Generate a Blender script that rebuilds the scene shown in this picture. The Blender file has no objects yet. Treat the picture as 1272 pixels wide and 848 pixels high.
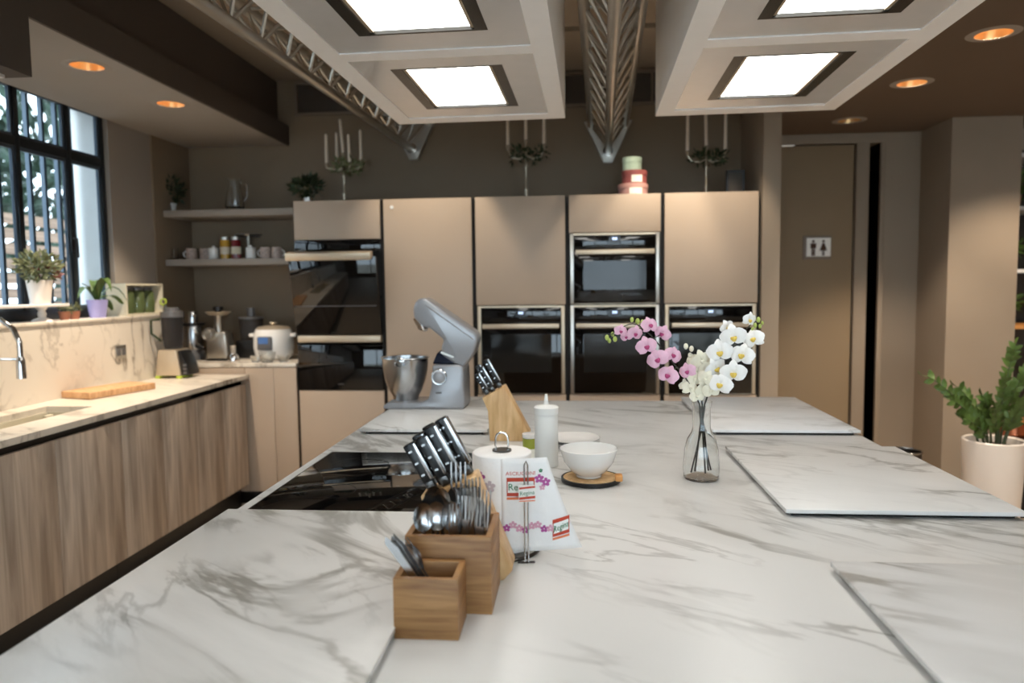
import bpy, bmesh, math, random
from mathutils import Vector, Matrix, Euler
R = random.Random(7)
SC = bpy.context.scene
COL = SC.collection
PI = math.pi

# ------------------------------------------------------------------ camera
YAW, PITCH, ROLL, FPX = .0857, .0747, -.0116, 900.0
cy, sy, cp, sp, cr, sr = math.cos(YAW), math.sin(YAW), math.cos(PITCH), math.sin(PITCH), math.cos(ROLL), math.sin(ROLL)
FW = Vector((-sy*cp, cy*cp, -sp)); _r = Vector((cy, sy, 0)); _u = _r.cross(FW)
RT = cr*_r + sr*_u; UP = -sr*_r + cr*_u
EYE = Vector((0, 0, 1.46))
cam_d = bpy.data.cameras.new('camera'); cam = bpy.data.objects.new('camera', cam_d); COL.objects.link(cam)
cam.matrix_world = Matrix(((RT.x, UP.x, -FW.x, EYE.x), (RT.y, UP.y, -FW.y, EYE.y), (RT.z, UP.z, -FW.z, EYE.z), (0, 0, 0, 1)))
cam_d.sensor_width = 36; cam_d.lens = 36*FPX/1272; cam_d.clip_start = .05
cam_d.dof.use_dof = True; cam_d.dof.focus_distance = 1.85; cam_d.dof.aperture_fstop = 2.6
SC.camera = cam

# ------------------------------------------------------------------ sky and exposure
W = bpy.data.worlds.new('sky'); SC.world = W; W.use_nodes = True
bg = W.node_tree.nodes['Background']; bg.inputs[0].default_value = (.80, .90, 1, 1); bg.inputs[1].default_value = 4.0
SC.view_settings.view_transform = 'Standard'; SC.view_settings.look = 'None'
SC.view_settings.exposure = .42; SC.view_settings.gamma = 1; SC.view_settings.use_curve_mapping = False

PANEL_L = 6.8          # hood light panels
WARM = (1, .84, .66)

def spot(loc, tgt, watts, ang, blend=.4, col=WARM, size=.04):
    d = bpy.data.lights.new('spot_light', 'SPOT'); d.energy = watts; d.color = col
    d.spot_size = ang; d.spot_blend = blend; d.shadow_soft_size = size
    o = bpy.data.objects.new('spot_light', d); COL.objects.link(o); o.location = loc
    o.rotation_euler = (Vector(tgt)-Vector(loc)).to_track_quat('-Z', 'Y').to_euler()

def at(px, py, ax, val):
    """world point seen along a photo direction, on the plane ax = val"""
    d = FW + RT*((px-636)/FPX) - UP*((py-424)/FPX)
    i = 'xyz'.index(ax); t = (val-EYE[i])/d[i]
    return EYE + d*t

# ------------------------------------------------------------------ materials
def lin(c):
    c /= 255.0
    return c/12.92 if c <= .04045 else ((c+.055)/1.055)**2.4
def L(rgb): return (lin(rgb[0]), lin(rgb[1]), lin(rgb[2]), 1)
M = {}
def mat(key, rgb, rough=.5, metal=0, var=.06, scale=14, bump=0, trans=0, emit=0, ior=1.45, coat=0, alpha=1):
    m = bpy.data.materials.new(key); m.use_nodes = True; M[key] = m
    nt = m.node_tree; b = nt.nodes['Principled BSDF']
    b.inputs['Roughness'].default_value = rough; b.inputs['Metallic'].default_value = metal
    b.inputs['IOR'].default_value = ior
    b.inputs['Transmission Weight'].default_value = trans
    b.inputs['Coat Weight'].default_value = coat
    c = L(rgb)
    if var > 0:
        tc = nt.nodes.new('ShaderNodeTexCoord'); n = nt.nodes.new('ShaderNodeTexNoise'); n.inputs['Scale'].default_value = scale; n.inputs['Detail'].default_value = 4
        nt.links.new(tc.outputs['Object'], n.inputs['Vector'])
        r = nt.nodes.new('ShaderNodeValToRGB'); nt.links.new(n.outputs['Fac'], r.inputs[0])
        r.color_ramp.elements[0].position = .3; r.color_ramp.elements[1].position = .7
        r.color_ramp.elements[0].color = tuple(x*(1-var) for x in c[:3])+(1,)
        r.color_ramp.elements[1].color = tuple(min(1, x*(1+var)) for x in c[:3])+(1,)
        nt.links.new(r.outputs[0], b.inputs['Base Color'])
        if bump:
            bp = nt.nodes.new('ShaderNodeBump'); bp.inputs['Strength'].default_value = bump; bp.inputs['Distance'].default_value = .01
            nt.links.new(n.outputs['Fac'], bp.inputs['Height']); nt.links.new(bp.outputs[0], b.inputs['Normal'])
    else:
        b.inputs['Base Color'].default_value = c
    if emit:
        b.inputs['Emission Color'].default_value = c; b.inputs['Emission Strength'].default_value = emit
    return m

def grain(key, dark, light, stretch, rough=.5, scale=6, bump=.05, extra=None):
    """wood: noise stretched along one axis"""
    m = bpy.data.materials.new(key); m.use_nodes = True; M[key] = m
    nt = m.node_tree; b = nt.nodes['Principled BSDF']; b.inputs['Roughness'].default_value = rough
    tc = nt.nodes.new('ShaderNodeTexCoord'); mp = nt.nodes.new('ShaderNodeMapping'); mp.inputs['Scale'].default_value = stretch
    nt.links.new(tc.outputs['Object'], mp.inputs[0])
    n = nt.nodes.new('ShaderNodeTexNoise'); n.inputs['Scale'].default_value = scale; n.inputs['Detail'].default_value = 5; n.inputs['Distortion'].default_value = .4
    nt.links.new(mp.outputs[0], n.inputs['Vector'])
    r = nt.nodes.new('ShaderNodeValToRGB'); nt.links.new(n.outputs['Fac'], r.inputs[0])
    r.color_ramp.elements[0].position = .32; r.color_ramp.elements[1].position = .68
    r.color_ramp.elements[0].color = L(dark); r.color_ramp.elements[1].color = L(light)
    nt.links.new(r.outputs[0], b.inputs['Base Color'])
    bp = nt.nodes.new('ShaderNodeBump'); bp.inputs['Strength'].default_value = bump; bp.inputs['Distance'].default_value = .004
    nt.links.new(n.outputs['Fac'], bp.inputs['Height']); nt.links.new(bp.outputs[0], b.inputs['Normal'])
    return m

def marble(key, offset, rot=.6, base=(226, 225, 222), vein=(150, 147, 140), rough=.32):
    m = bpy.data.materials.new(key); m.use_nodes = True; M[key] = m
    nt = m.node_tree; N = nt.nodes.new; K = nt.links.new
    b = nt.nodes['Principled BSDF']; b.inputs['Roughness'].default_value = rough
    tc = N('ShaderNodeTexCoord'); mp = N('ShaderNodeMapping'); mp.inputs['Location'].default_value = offset
    mp.inputs['Rotation'].default_value = (0, 0, rot); K(tc.outputs['Object'], mp.inputs[0])
    mp2 = N('ShaderNodeMapping'); mp2.inputs['Scale'].default_value = (.55, 1.7, 1.0); K(mp.outputs[0], mp2.inputs[0])
    def ridge(scale, detail, dist, width, seedv):
        n = N('ShaderNodeTexNoise'); n.noise_dimensions = '4D'; n.inputs['W'].default_value = seedv
        n.inputs['Scale'].default_value = scale; n.inputs['Detail'].default_value = detail; n.inputs['Distortion'].default_value = dist
        n.inputs['Roughness'].default_value = .55
        K(mp2.outputs[0], n.inputs['Vector'])
        s = N('ShaderNodeMath'); s.operation = 'SUBTRACT'; K(n.outputs['Fac'], s.inputs[0]); s.inputs[1].default_value = .5
        a = N('ShaderNodeMath'); a.operation = 'ABSOLUTE'; K(s.outputs[0], a.inputs[0])
        mr = N('ShaderNodeMapRange'); mr.interpolation_type = 'SMOOTHSTEP'; K(a.outputs[0], mr.inputs[0])
        mr.inputs[1].default_value = 0; mr.inputs[2].default_value = width; mr.inputs[3].default_value = 1; mr.inputs[4].default_value = 0
        return mr.outputs[0]
    def mask(scale, lo, hi, w):
        n = N('ShaderNodeTexNoise'); n.noise_dimensions = '4D'; n.inputs['W'].default_value = w; n.inputs['Scale'].default_value = scale; n.inputs['Detail'].default_value = 3
        K(mp.outputs[0], n.inputs['Vector'])
        mr = N('ShaderNodeMapRange'); mr.interpolation_type = 'SMOOTHSTEP'; K(n.outputs['Fac'], mr.inputs[0])
        mr.inputs[1].default_value = lo; mr.inputs[2].default_value = hi
        return mr.outputs[0]
    def mul(a, b_, k=None):
        x = N('ShaderNodeMath'); x.operation = 'MULTIPLY'; K(a, x.inputs[0])
        if b_ is None: x.inputs[1].default_value = k
        else: K(b_, x.inputs[1])
        return x.outputs[0]
    def add(a, b_):
        x = N('ShaderNodeMath'); x.operation = 'ADD'; x.use_clamp = True; K(a, x.inputs[0]); K(b_, x.inputs[1]); return x.outputs[0]
    v1 = mul(mul(ridge(1.9, 6, .9, .030, 1.3), mask(2.2, .42, .62, 4)), None, .78)
    v2 = mul(mul(ridge(4.2, 5, .6, .030, 7.7), mask(1.8, .48, .68, 9)), None, .5)
    v3 = mul(mul(ridge(1.9, 6, .9, .14, 1.3), mask(1.6, .40, .66, 4)), None, .22)
    tot = add(add(v1, v2), v3)
    mx = N('ShaderNodeMix'); mx.data_type = 'RGBA'; K(tot, mx.inputs[0])
    mx.inputs[6].default_value = L(base); mx.inputs[7].default_value = L(vein)
    K(mx.outputs[2], b.inputs['Base Color'])
    return m

marble('marble', (0, 0, 0)); marble('marble_slab', (3.7, 1.9, 0), .75); marble('marble_slab_b', (8.2, 5.1, 0), .35, base=(229, 230, 230)); marble('marble_slab_c', (1.3, 9.4, 0), .5)
marble('marble_wall', (5, 2, 3), .4, base=(226, 217, 203), vein=(140, 128, 112))  # warm tone of the downlights mixed into the marble's base colour
mat('slab_edge', (96, 98, 92), .5)
mat('wall_paint', (148, 133, 116), .85, bump=.02, var=.03, scale=3)
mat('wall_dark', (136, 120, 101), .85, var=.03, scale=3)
mat('ceiling_paint', (164, 150, 134), .9, var=.02, scale=3); mat('ceiling_dark', (104, 88, 74), .9, var=.02, scale=3)
mat('soffit_paint', (156, 148, 140), .9, var=.02, scale=3)
mat('soffit_dark', (84, 75, 68), .9, var=.03, scale=3)
mat('floor_stone', (178, 164, 146), .6, var=.08, scale=5)
mat('white_paint', (224, 220, 216), .55, var=.015)
mat('hood_white', (248, 246, 244), .45, var=.01)
mat('hood_panel', (226, 224, 222), .18, .25, var=.02)
mat('hood_dark', (40, 40, 38), .25, .6, var=.03)
mat('panel_light', (255, 252, 246), .5, var=0, emit=PANEL_L)
mat('aluminium', (196, 192, 184), .32, .95, var=.04)
mat('steel', (190, 190, 190), .22, 1, var=.04)
mat('chrome', (215, 215, 215), .1, 1, var=.02)
mat('dark_steel', (88, 86, 84), .28, .9, var=.05)
mat('champagne', (200, 186, 164), .4, .55, var=.03)
mat('cabinet_front', (180, 161, 142), .5, var=.02, scale=2)
mat('cabinet_black', (20, 18, 17), .6, var=.05)
mat('oven_glass', (9, 9, 10), .04, var=0, coat=.4)
mat('oven_window', (30, 31, 31), .07, var=0)
mat('display', (190, 215, 255), .4, var=0, emit=1.2)
mat('display_dark', (24, 26, 32), .2, var=0)
grain('cabinet_wood', (150, 134, 119), (206, 190, 173), (7, 7, .55), .55, 3)
grain('bamboo', (126, 84, 44), (174, 128, 78), (2, 3, 22), .5, 4)
grain('block_wood', (196, 152, 98), (232, 196, 146), (9, 9, 1.6), .45, 5)
grain('board_wood', (196, 146, 100), (228, 184, 138), (4, 18, 4), .5, 5)
grain('fence_wood', (104, 84, 70), (150, 124, 104), (3, .4, 14), .8, 4)
mat('mixer_grey', (152, 153, 156), .3, .25, var=.02, coat=.3)
mat('mixer_dark', (40, 46, 64), .15, .4, var=.03)
mat('black_plastic', (22, 22, 23), .35, var=.05)
mat('grey_plastic', (96, 96, 98), .35, var=.05)
mat('ceramic', (236, 234, 230), .2, var=.01, coat=.3)
mat('paper', (238, 235, 232), .9, var=.015, scale=40, bump=.15)
mat('print_red', (196, 74, 52), .8, var=.05); mat('print_green', (38, 112, 72), .8, var=.05); mat('print_orange', (226, 130, 88), .8, var=.05)
mat('print_purple', (172, 84, 146), .8, var=.1); mat('print_pink', (214, 160, 178), .8, var=.1); mat('print_grey', (196, 184, 190), .8, var=.05)
mat('print_white', (240, 238, 232), .8, var=.02); mat('print_brown', (66, 40, 20), .6, var=.05)
mat('glass', (252, 254, 254), .0, var=0, trans=1, ior=1.45)
mat('window_glass', (235, 246, 250), .0, var=0, trans=1, ior=1.1)
mat('smoked_plastic', (150, 148, 150), .12, var=0, trans=.92, ior=1.15)
mat('milk_plastic', (240, 239, 234), .35, var=.01, trans=.08, ior=1.3)
mat('leaf', (74, 98, 44), .4, var=.3, scale=20); mat('leaf_dark', (44, 58, 34), .5, var=.3, scale=20)
mat('leaf_pale', (112, 118, 84), .5, var=.25, scale=25); mat('leaf_red', (104, 50, 44), .5, var=.3, scale=20)
mat('leaf_tree', (48, 68, 54), .6, var=.45, scale=3)
mat('stem', (64, 74, 48), .6, var=.15); mat('stem_dark', (50, 48, 40), .6, var=.15); mat('bark', (80, 66, 54), .9, var=.2)
mat('soil', (44, 34, 26), .95, var=.2, scale=60)
mat('petal_pink', (226, 180, 200), .55, var=.12, scale=40); mat('petal_white', (246, 244, 240), .55, var=.03, scale=40); mat('petal_cream', (236, 230, 208), .55, var=.04, scale=40)
mat('lip_magenta', (172, 62, 112), .5, var=.15, scale=60); mat('lip_yellow', (226, 196, 92), .5, var=.15, scale=60); mat('bud', (172, 186, 96), .5, var=.12, scale=40)
mat('lavender', (172, 168, 222), .4, var=.02); mat('terracotta', (150, 98, 76), .8, var=.06)
mat('cream_box', (214, 206, 184), .6, var=.03); mat('jar_green', (84, 96, 62), .15, var=.1, coat=.4)
mat('planter_white', (232, 222, 212), .3, var=.01, coat=.2)
mat('candle', (226, 214, 198), .5, var=.02); mat('candelabra', (168, 156, 138), .3, .9, var=.05)
mat('tin_mint', (176, 196, 176), .5, var=.04); mat('tin_red', (148, 82, 78), .5, var=.04); mat('tin_pink', (196, 148, 138), .5, var=.04); mat('tin_label', (248, 236, 220), .6, var=.02)
mat('jam_yellow', (190, 150, 60), .15, var=.1, coat=.4); mat('jam_red', (112, 28, 34), .15, var=.1, coat=.4)
mat('mug_pattern', (196, 176, 164), .35, var=.35, scale=60)
mat('blue_display', (70, 110, 168), .2, var=.1, scale=30, emit=.12)
mat('lime', (180, 200, 70), .5, var=.05); mat('olive', (150, 158, 60), .3, var=.1)
mat('amber_reflector', (240, 196, 140), .3, .8, var=.05)
mat('lamp', (255, 222, 178), .5, var=0, emit=14.0)
mat('window_frame', (34, 40, 46), .4, .2, var=.04); mat('iron', (86, 98, 110), .5, .5, var=.06)
mat('outside_white', (236, 236, 234), .8, var=.02); mat('outside_ground', (168, 160, 148), .9, var=.1, scale=2)
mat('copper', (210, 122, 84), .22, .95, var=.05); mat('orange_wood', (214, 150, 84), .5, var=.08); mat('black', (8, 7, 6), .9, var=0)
mat('vent_dark', (70, 64, 58), .7, var=.05); mat('vent_frame', (126, 114, 102), .6, var=.03)
mat('door_paint', (142, 122, 96), .7, var=.02, scale=3)

# ------------------------------------------------------------------ mesh helpers
class MB:
    def __init__(s): s.bm = bmesh.new()
    def box(s, a, b, bev=0, seg=2):
        x0, y0, z0 = (min(a[i], b[i]) for i in range(3)); x1, y1, z1 = (max(a[i], b[i]) for i in range(3))
        v = [s.bm.verts.new(p) for p in ((x0,y0,z0),(x1,y0,z0),(x1,y1,z0),(x0,y1,z0),(x0,y0,z1),(x1,y0,z1),(x1,y1,z1),(x0,y1,z1))]
        fs = [s.bm.faces.new([v[i] for i in q]) for q in ((0,3,2,1),(4,5,6,7),(0,1,5,4),(1,2,6,5),(2,3,7,6),(3,0,4,7))]
        if bev:
            es = list({e for f in fs for e in f.edges})
            bmesh.ops.bevel(s.bm, geom=es, offset=bev, segments=seg, affect='EDGES', profile=.5)
        return s
    def prism(s, poly, y0, y1, bev=0, seg=2):
        """poly of (x, z) pushed along y"""
        a = [s.bm.verts.new((x, y0, z)) for x, z in poly]; b = [s.bm.verts.new((x, y1, z)) for x, z in poly]
        n = len(poly); fs = [s.bm.faces.new(a), s.bm.faces.new(b[::-1])]
        for i in range(n): fs.append(s.bm.faces.new((a[i], b[i], b[(i+1) % n], a[(i+1) % n])))
        bmesh.ops.recalc_face_normals(s.bm, faces=fs)
        if bev:
            es = list({e for f in fs for e in f.edges})
            bmesh.ops.bevel(s.bm, geom=es, offset=bev, segments=seg, affect='EDGES', profile=.5)
        return s
    def lathe(s, prof, n=24, c=(0, 0, 0)):
        rings = []
        for r, z in prof:
            if r < 1e-6: rings.append([s.bm.verts.new((c[0], c[1], c[2]+z))])
            else: rings.append([s.bm.verts.new((c[0]+r*math.cos(2*PI*i/n), c[1]+r*math.sin(2*PI*i/n), c[2]+z)) for i in range(n)])
        for a, b in zip(rings, rings[1:]):
            for i in range(n):
                j = (i+1) % n
                if len(a) == 1 and len(b) == 1: break
                if len(a) == 1: s.bm.faces.new((a[0], b[j], b[i]))
                elif len(b) == 1: s.bm.faces.new((a[i], a[j], b[0]))
                else: s.bm.faces.new((a[i], a[j], b[j], b[i]))
        return s
    def tube(s, pts, r, n=8, caps=True):
        pts = [Vector(p) for p in pts]; rr = r if isinstance(r, (list, tuple)) else [r]*len(pts)
        rings = []; ref = None
        for i, p in enumerate(pts):
            t = (pts[min(i+1, len(pts)-1)]-pts[max(i-1, 0)]).normalized()
            if ref is None:
                ref = t.orthogonal().normalized()
            ref = (ref - t*ref.dot(t)).normalized(); bi = t.cross(ref)
            rings.append([s.bm.verts.new(p+(ref*math.cos(2*PI*k/n)+bi*math.sin(2*PI*k/n))*rr[i]) for k in range(n)])
        for a, b in zip(rings, rings[1:]):
            for k in range(n):
                j = (k+1) % n; s.bm.faces.new((a[k], a[j], b[j], b[k]))
        if caps:
            s.bm.faces.new(rings[0][::-1]); s.bm.faces.new(rings[-1])
        return s
    def poly(s, pts):
        s.bm.faces.new([s.bm.verts.new(p) for p in pts]); return s
    def ball(s, c, r, sc=(1, 1, 1), u=10, v=7):
        m = Matrix.Translation(c) @ Matrix.Diagonal((r*sc[0], r*sc[1], r*sc[2], 1))
        bmesh.ops.create_uvsphere(s.bm, u_segments=u, v_segments=v, radius=1, matrix=m); return s
    def torus(s, c, R_, r, n=24, k=8, axis='z'):
        pts = []
        for i in range(n+1):
            a = 2*PI*i/n
            q = {'z': (math.cos(a)*R_, math.sin(a)*R_, 0), 'y': (math.cos(a)*R_, 0, math.sin(a)*R_), 'x': (0, math.cos(a)*R_, math.sin(a)*R_)}[axis]
            pts.append(Vector(c)+Vector(q))
        return s.tube(pts, r, k, False)
    def leaves(s, c, rad, n, size, rng, up=.3, wid=.45):
        for _ in range(n):
            d = Vector((rng.gauss(0, 1), rng.gauss(0, 1), rng.gauss(0, 1))).normalized()
            p = Vector(c)+Vector((d.x*rad[0], d.y*rad[1], d.z*rad[2]))*(rng.random()**.45)
            t = (d+Vector((rng.uniform(-.7, .7), rng.uniform(-.7, .7), rng.uniform(-.5, .5)+up))).normalized()
            w = t.orthogonal().normalized(); w.rotate(Matrix.Rotation(rng.uniform(0, 6.28), 3, t)); nn = t.cross(w)
            l = size*rng.uniform(.7, 1.3); ww = w*l*wid*.5
            s.poly([p, p+t*l*.45+ww+nn*l*.06, p+t*l, p+t*l*.45-ww+nn*l*.06])
        return s
    def xf(s, m): s.bm.transform(m); return s

def obj(name, mb, m, parent=None, smooth=40):
    me = bpy.data.meshes.new(name)
    bmesh.ops.recalc_face_normals(mb.bm, faces=mb.bm.faces) if smooth is not None else None
    mb.bm.to_mesh(me); mb.bm.free(); me.materials.append(M[m])
    if smooth:
        me.shade_smooth(); me.set_sharp_from_angle(angle=math.radians(smooth))
    o = bpy.data.objects.new(name, me); COL.objects.link(o)
    if parent: o.parent = parent
    return o
def tag(o, label, cat, group=None, kind=None):
    if label: o['label'] = label
    if cat: o['category'] = cat
    if group: o['group'] = group
    if kind: o['kind'] = kind
    return o
def thing(name, label, cat, loc=(0, 0, 0), rz=0, group=None):
    o = bpy.data.objects.new(name, None); o.empty_display_size = .05; COL.objects.link(o)
    o.location = loc; o.rotation_euler = (0, 0, rz)
    return tag(o, label, cat, group)
def struct(name, mb, m, parent=None, smooth=None):
    o = obj(name, mb, m, parent, smooth)
    if not parent: o['kind'] = 'structure'
    return o
def kids(o): return [c for c in bpy.data.objects if c.parent == o]
def dup(o, parent=None, **kw):
    c = o.copy(); COL.objects.link(c)
    if parent: c.parent = parent
    for ch in kids(o): dup(ch, c)
    for k, v in kw.items(): c[k] = v
    return c
def boxo(name, a, b, m, parent=None, bev=0, smooth=40):
    return obj(name, MB().box(a, b, bev), m, parent, smooth if bev else None)
def holed(mb, x0, x1, y0, y1, z0, z1, holes):
    """slab with rectangular holes (hx0,hx1,hy0,hy1), holes sorted along y and not overlapping in y"""
    yy = y0
    for hx0, hx1, hy0, hy1 in sorted(holes, key=lambda h: h[2]):
        mb.box((x0, yy, z0), (x1, hy0, z1)); mb.box((x0, hy0, z0), (hx0, hy1, z1)); mb.box((hx1, hy0, z0), (x1, hy1, z1)); yy = hy1
    mb.box((x0, yy, z0), (x1, y1, z1)); return mb

# ------------------------------------------------------------------ structure
XL = -2.87; YB = 5.27; ZC = 2.98; ZD = 2.52
struct('floor', MB().box((-3.12, -2.6, -.1), (4.4, 5.9, 0)), 'floor_stone')
WY0, WY1, WZ0 = 1.9, 4.34, 1.31
wl = MB(); wl.box((-3.12, -2.6, 0), (XL, WY0, 3.1)); wl.box((-3.12, WY1, 0), (XL, 5.5, 3.1)); wl.box((-3.12, WY0, 0), (XL, WY1, WZ0)); wl.box((-3.12, WY0, 2.6), (XL, WY1, 3.1))
struct('wall_left', wl, 'soffit_paint')
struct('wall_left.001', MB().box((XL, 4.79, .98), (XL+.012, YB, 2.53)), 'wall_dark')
struct('wall_back', MB().box((XL, YB, 0), (1.275, YB+.25, 3.1)), 'wall_dark')
pil = MB().box((1.168, 4.65, 0), (1.275, YB, 3.1)); struct('wall_back.001', pil, 'wall_paint')
dw = MB(); dw.box((2.175, 5.42, 0), (2.444, 5.445, 2.6)); dw.box((1.275, 5.42, 2.455), (2.175, 5.6, 2.6))
struct('wall_back.002', dw, 'wall_paint')
struct('wall_back.003', MB().box((2.444, 5.0, 0), (2.877, 5.6, 2.6)), 'wall_paint')
struct('wall_back.004', MB().box((2.877, 5.6, 0), (4.4, 5.8, 3.1)), 'wall_paint')
struct('wall_right', MB().box((4.2, -2.6, 0), (4.4, 5.6, 3.1)), 'wall_paint')
wf = MB(); wf.box((XL, -2.6, 0), (-2.0, -2.4, 3.1)); wf.box((3.2, -2.6, 0), (4.2, -2.4, 3.1)); wf.box((-2.0, -2.6, 2.5), (3.2, -2.4, 3.1)); wf.box((-2.0, -2.6, 0), (3.2, -2.4, .3))  # opening left for the added daylight glazing
struct('wall_front', wf, 'wall_paint')
cl = MB(); slot = at(757, 33, 'z', ZC)
holed(cl, -2.16, 1.25, -2.4, YB, ZC, 3.1, [(-1.3, 1.2, slot.y-.03, slot.y+.05)]); cl.box((-1.3, slot.y-.03, 3.08), (1.2, slot.y+.05, 3.1))
struct('ceiling', cl, 'ceiling_paint')
RDL = [1.72, 2.54, 3.363, 4.119, 5.0]; LDL = [3.313, 4.025]
hr = .074
RD2 = [1.6, 2.9, 4.3]
struct('ceiling.001', holed(holed(MB(), 1.25, 2.3, -2.4, 5.42, ZD, 3.1, [(1.8-hr, 1.8+hr, y-hr, y+hr) for y in RDL]), 2.3, 4.2, -2.4, 5.42, ZD, 3.1, [(2.85-hr, 2.85+hr, y-hr, y+hr) for y in RD2]), 'ceiling_dark')
struct('ceiling.002', holed(MB(), XL, -2.09, 2.70, YB, ZD, 2.66, [(-2.275-hr, -2.275+hr, y-hr, y+hr) for y in LDL]), 'soffit_paint')
struct('trim_1', MB().box((-2.095, 2.70, ZD-.002), (-2.08, YB, 2.66)), 'soffit_dark')
struct('trim_2', MB().box((XL, -2.4, 2.66), (-2.16, YB, 3.1)), 'soffit_dark')
bh = struct('trim_3', MB().box((XL, -2.4, 2.29), (-2.08, 2.70, 2.66)), 'soffit_dark')
struct('trim_4', MB().box((XL+.1, -2.2, 2.278), (-2.16, 2.66, 2.29)), 'white_paint')
struct('baseboard_back', MB().box((2.19, 5.405, 0), (2.444, 5.42, .09)), 'wall_paint')

# restroom door, jamb and the dark opening beside it
dr = bpy.data.objects.new('door_1', None); COL.objects.link(dr); dr.location = (1.29, 5.42, 0); dr['kind'] = 'structure'
boxo('door_leaf', (0, 0, .01), (.70, .045, 2.44), 'door_paint', dr, .002)
boxo('door_jamb', (.712, -.02, 0), (.80, .05, 2.45), 'wall_paint', dr, .003)
boxo('door_jamb', (.878, -.02, 0), (.91, -.001, 2.45), 'wall_paint', dr, .003)
boxo('dark_passage', (.3, 1.4, 0), (1.6, 1.41, 2.5), 'black', dr); boxo('passage_side', (.3, .05, 0), (.31, 1.4, 2.5), 'black', dr); boxo('passage_side', (1.59, .05, 0), (1.6, 1.4, 2.5), 'black', dr); boxo('passage_ceiling', (.31, .05, 2.46), (1.59, 1.4, 2.5), 'black', dr); boxo('passage_floor', (.31, .05, 0), (1.59, 1.4, .02), 'black', dr)  # darkness of the unlit passage painted on as black panels
boxo('door_head', (-.01, -.012, 2.45), (.91, -.001, 2.49), 'wall_paint', dr)

# ------------------------------------------------------------------ window
win = bpy.data.objects.new('window_1', None); COL.objects.link(win); win['kind'] = 'structure'; win.location = (XL-.05, 0, 0)
def wb(name, y0, y1, z0, z1, d0=-.012, d1=.022, m='window_frame'): return boxo(name, (d0, y0, z0), (d1, y1, z1), m, win, .004)
wb('frame', WY0, WY1, WZ0, WZ0+.06); wb('frame', WY0, WY1, 2.545, 2.6); wb('frame', WY1-.035, WY1, WZ0+.06, 2.545); wb('frame', WY0, WY0+.05, WZ0+.06, 2.545)
ZT = 2.25; mulls = [2.45, 3.02, 3.63, 4.02]
for y in mulls: wb('mullion', y-.017, y+.017, WZ0+.06, 2.545)
ys = [WY0+.05]+mulls+[WY1-.035]
for i in range(5):
    a = ys[i]+(.017 if i else 0); b = ys[i+1]-(.017 if i < 4 else 0)
    wb('transom', a, b, ZT-.024, ZT+.026)
    for z0, z1 in ((WZ0+.06, ZT-.024), (ZT+.026, 2.545)):
        g = wb('sash', a, a+.015, z0, z1, -.008, .010, 'iron')
        obj('sash_rail', MB().box((-.008, b-.015, z0), (.010, b, z1)).box((-.008, a+.015, z0), (.010, b-.015, z0+.016)).box((-.008, a+.015, z1-.016), (.010, b-.015, z1)), 'iron', win, None)
        boxo('pane', (.0, a+.015, z0+.016), (.005, b-.015, z1-.016), 'window_glass', win)
h = obj('window_handle', MB().box((.022, 3.99, 1.70), (.03, 4.02, 1.82), .003).tube([(.03, 4.005, 1.77), (.05, 4.005, 1.77), (.053, 4.005, 1.66)], .008), 'black_plastic', win)
gr = thing('window_grille', 'vertical iron bars fixed outside the left window', 'window bars', (-3.07, 0, 0))
for i in range(21):
    y = 1.96+i*.115
    boxo('bar', (-.012, y-.01, WZ0), (.012, y+.01, 2.6), 'iron', gr)
struct('trim_5', MB().box((-3.11, WY1-.012, WZ0), (-2.955, WY1, 2.6)), 'outside_white')

# unseen glazing added behind the camera to let in daylight as fill
w2 = bpy.data.objects.new('fill_window', None); COL.objects.link(w2); w2['kind'] = 'structure'; w2.location = (0, -2.5, 0)
for k in range(6):
    x = -2.0+5.2*k/5; boxo('mullion', (x-.03, -.04, .3), (x+.03, .04, 2.5), 'window_frame', w2)
    if k < 5: boxo('pane', (x+.03, -.003, .3), (x+5.2/5-.03, .003, 2.5), 'window_glass', w2)

# outdoors: ground, slat fence, trees
struct('floor.001', MB().box((-16, -6, -.1), (-3.13, 16, 0)), 'outside_ground')
struct('floor.002', MB().box((-3.12, -14, -.1), (9, -2.62, 0)), 'outside_ground')
fx = -6.2; ftop = at(60, 268, 'x', fx).z
fen = thing('garden_fence', 'brown horizontal slat fence in the garden beyond the window', 'fence', (fx, 8, 0))
pitch = .165; nsl = int(ftop/pitch)
for i in range(nsl):
    z = ftop-(i+1)*pitch+.02
    boxo('slat', (-.015+R.uniform(-.003, .003), -5.5, z), (.015, 3.5, z+pitch-.05), 'fence_wood', fen)
for y in (-5, -3, -1, 1, 3): boxo('post', (-.075, y-.04, 0), (-.018, y+.04, ftop), 'fence_wood', fen)
struct('trim_6', MB().box((-4.6, 2, 0), (-4.3, 9, 1.18)), 'outside_white')
rt = random.Random(3)
for k, (x, y, z, r) in enumerate(((-9.2, 7.6, 3.4, 1.6), (-9.0, 12.0, 3.2, 1.9), (-10, 16.6, 3.6, 2.0), (-9.4, 3.4, 3.7, 1.6))):
    lab = ('leafy green tree behind the fence, nearest the white window reveal', 'leafy tree behind the fence, seen through the middle panes', 'broad tree farthest along the fence outside', 'tall tree behind the fence at the left edge of the window')[k]
    t = thing('garden_tree', lab, 'tree', (x, y, 0), 0, 'trees outside the window')
    tag(obj('foliage', MB().leaves((0, 0, z), (r*.9, r, 1.7), 750, .42, rt, .0, .5), 'leaf_tree', t, None), None, None, None, 'stuff')
    obj('trunk', MB().tube([(0, 0, 0), (.1, .05, 1.2), (0, .1, z)], [.14, .11, .05]), 'bark', t)

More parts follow.
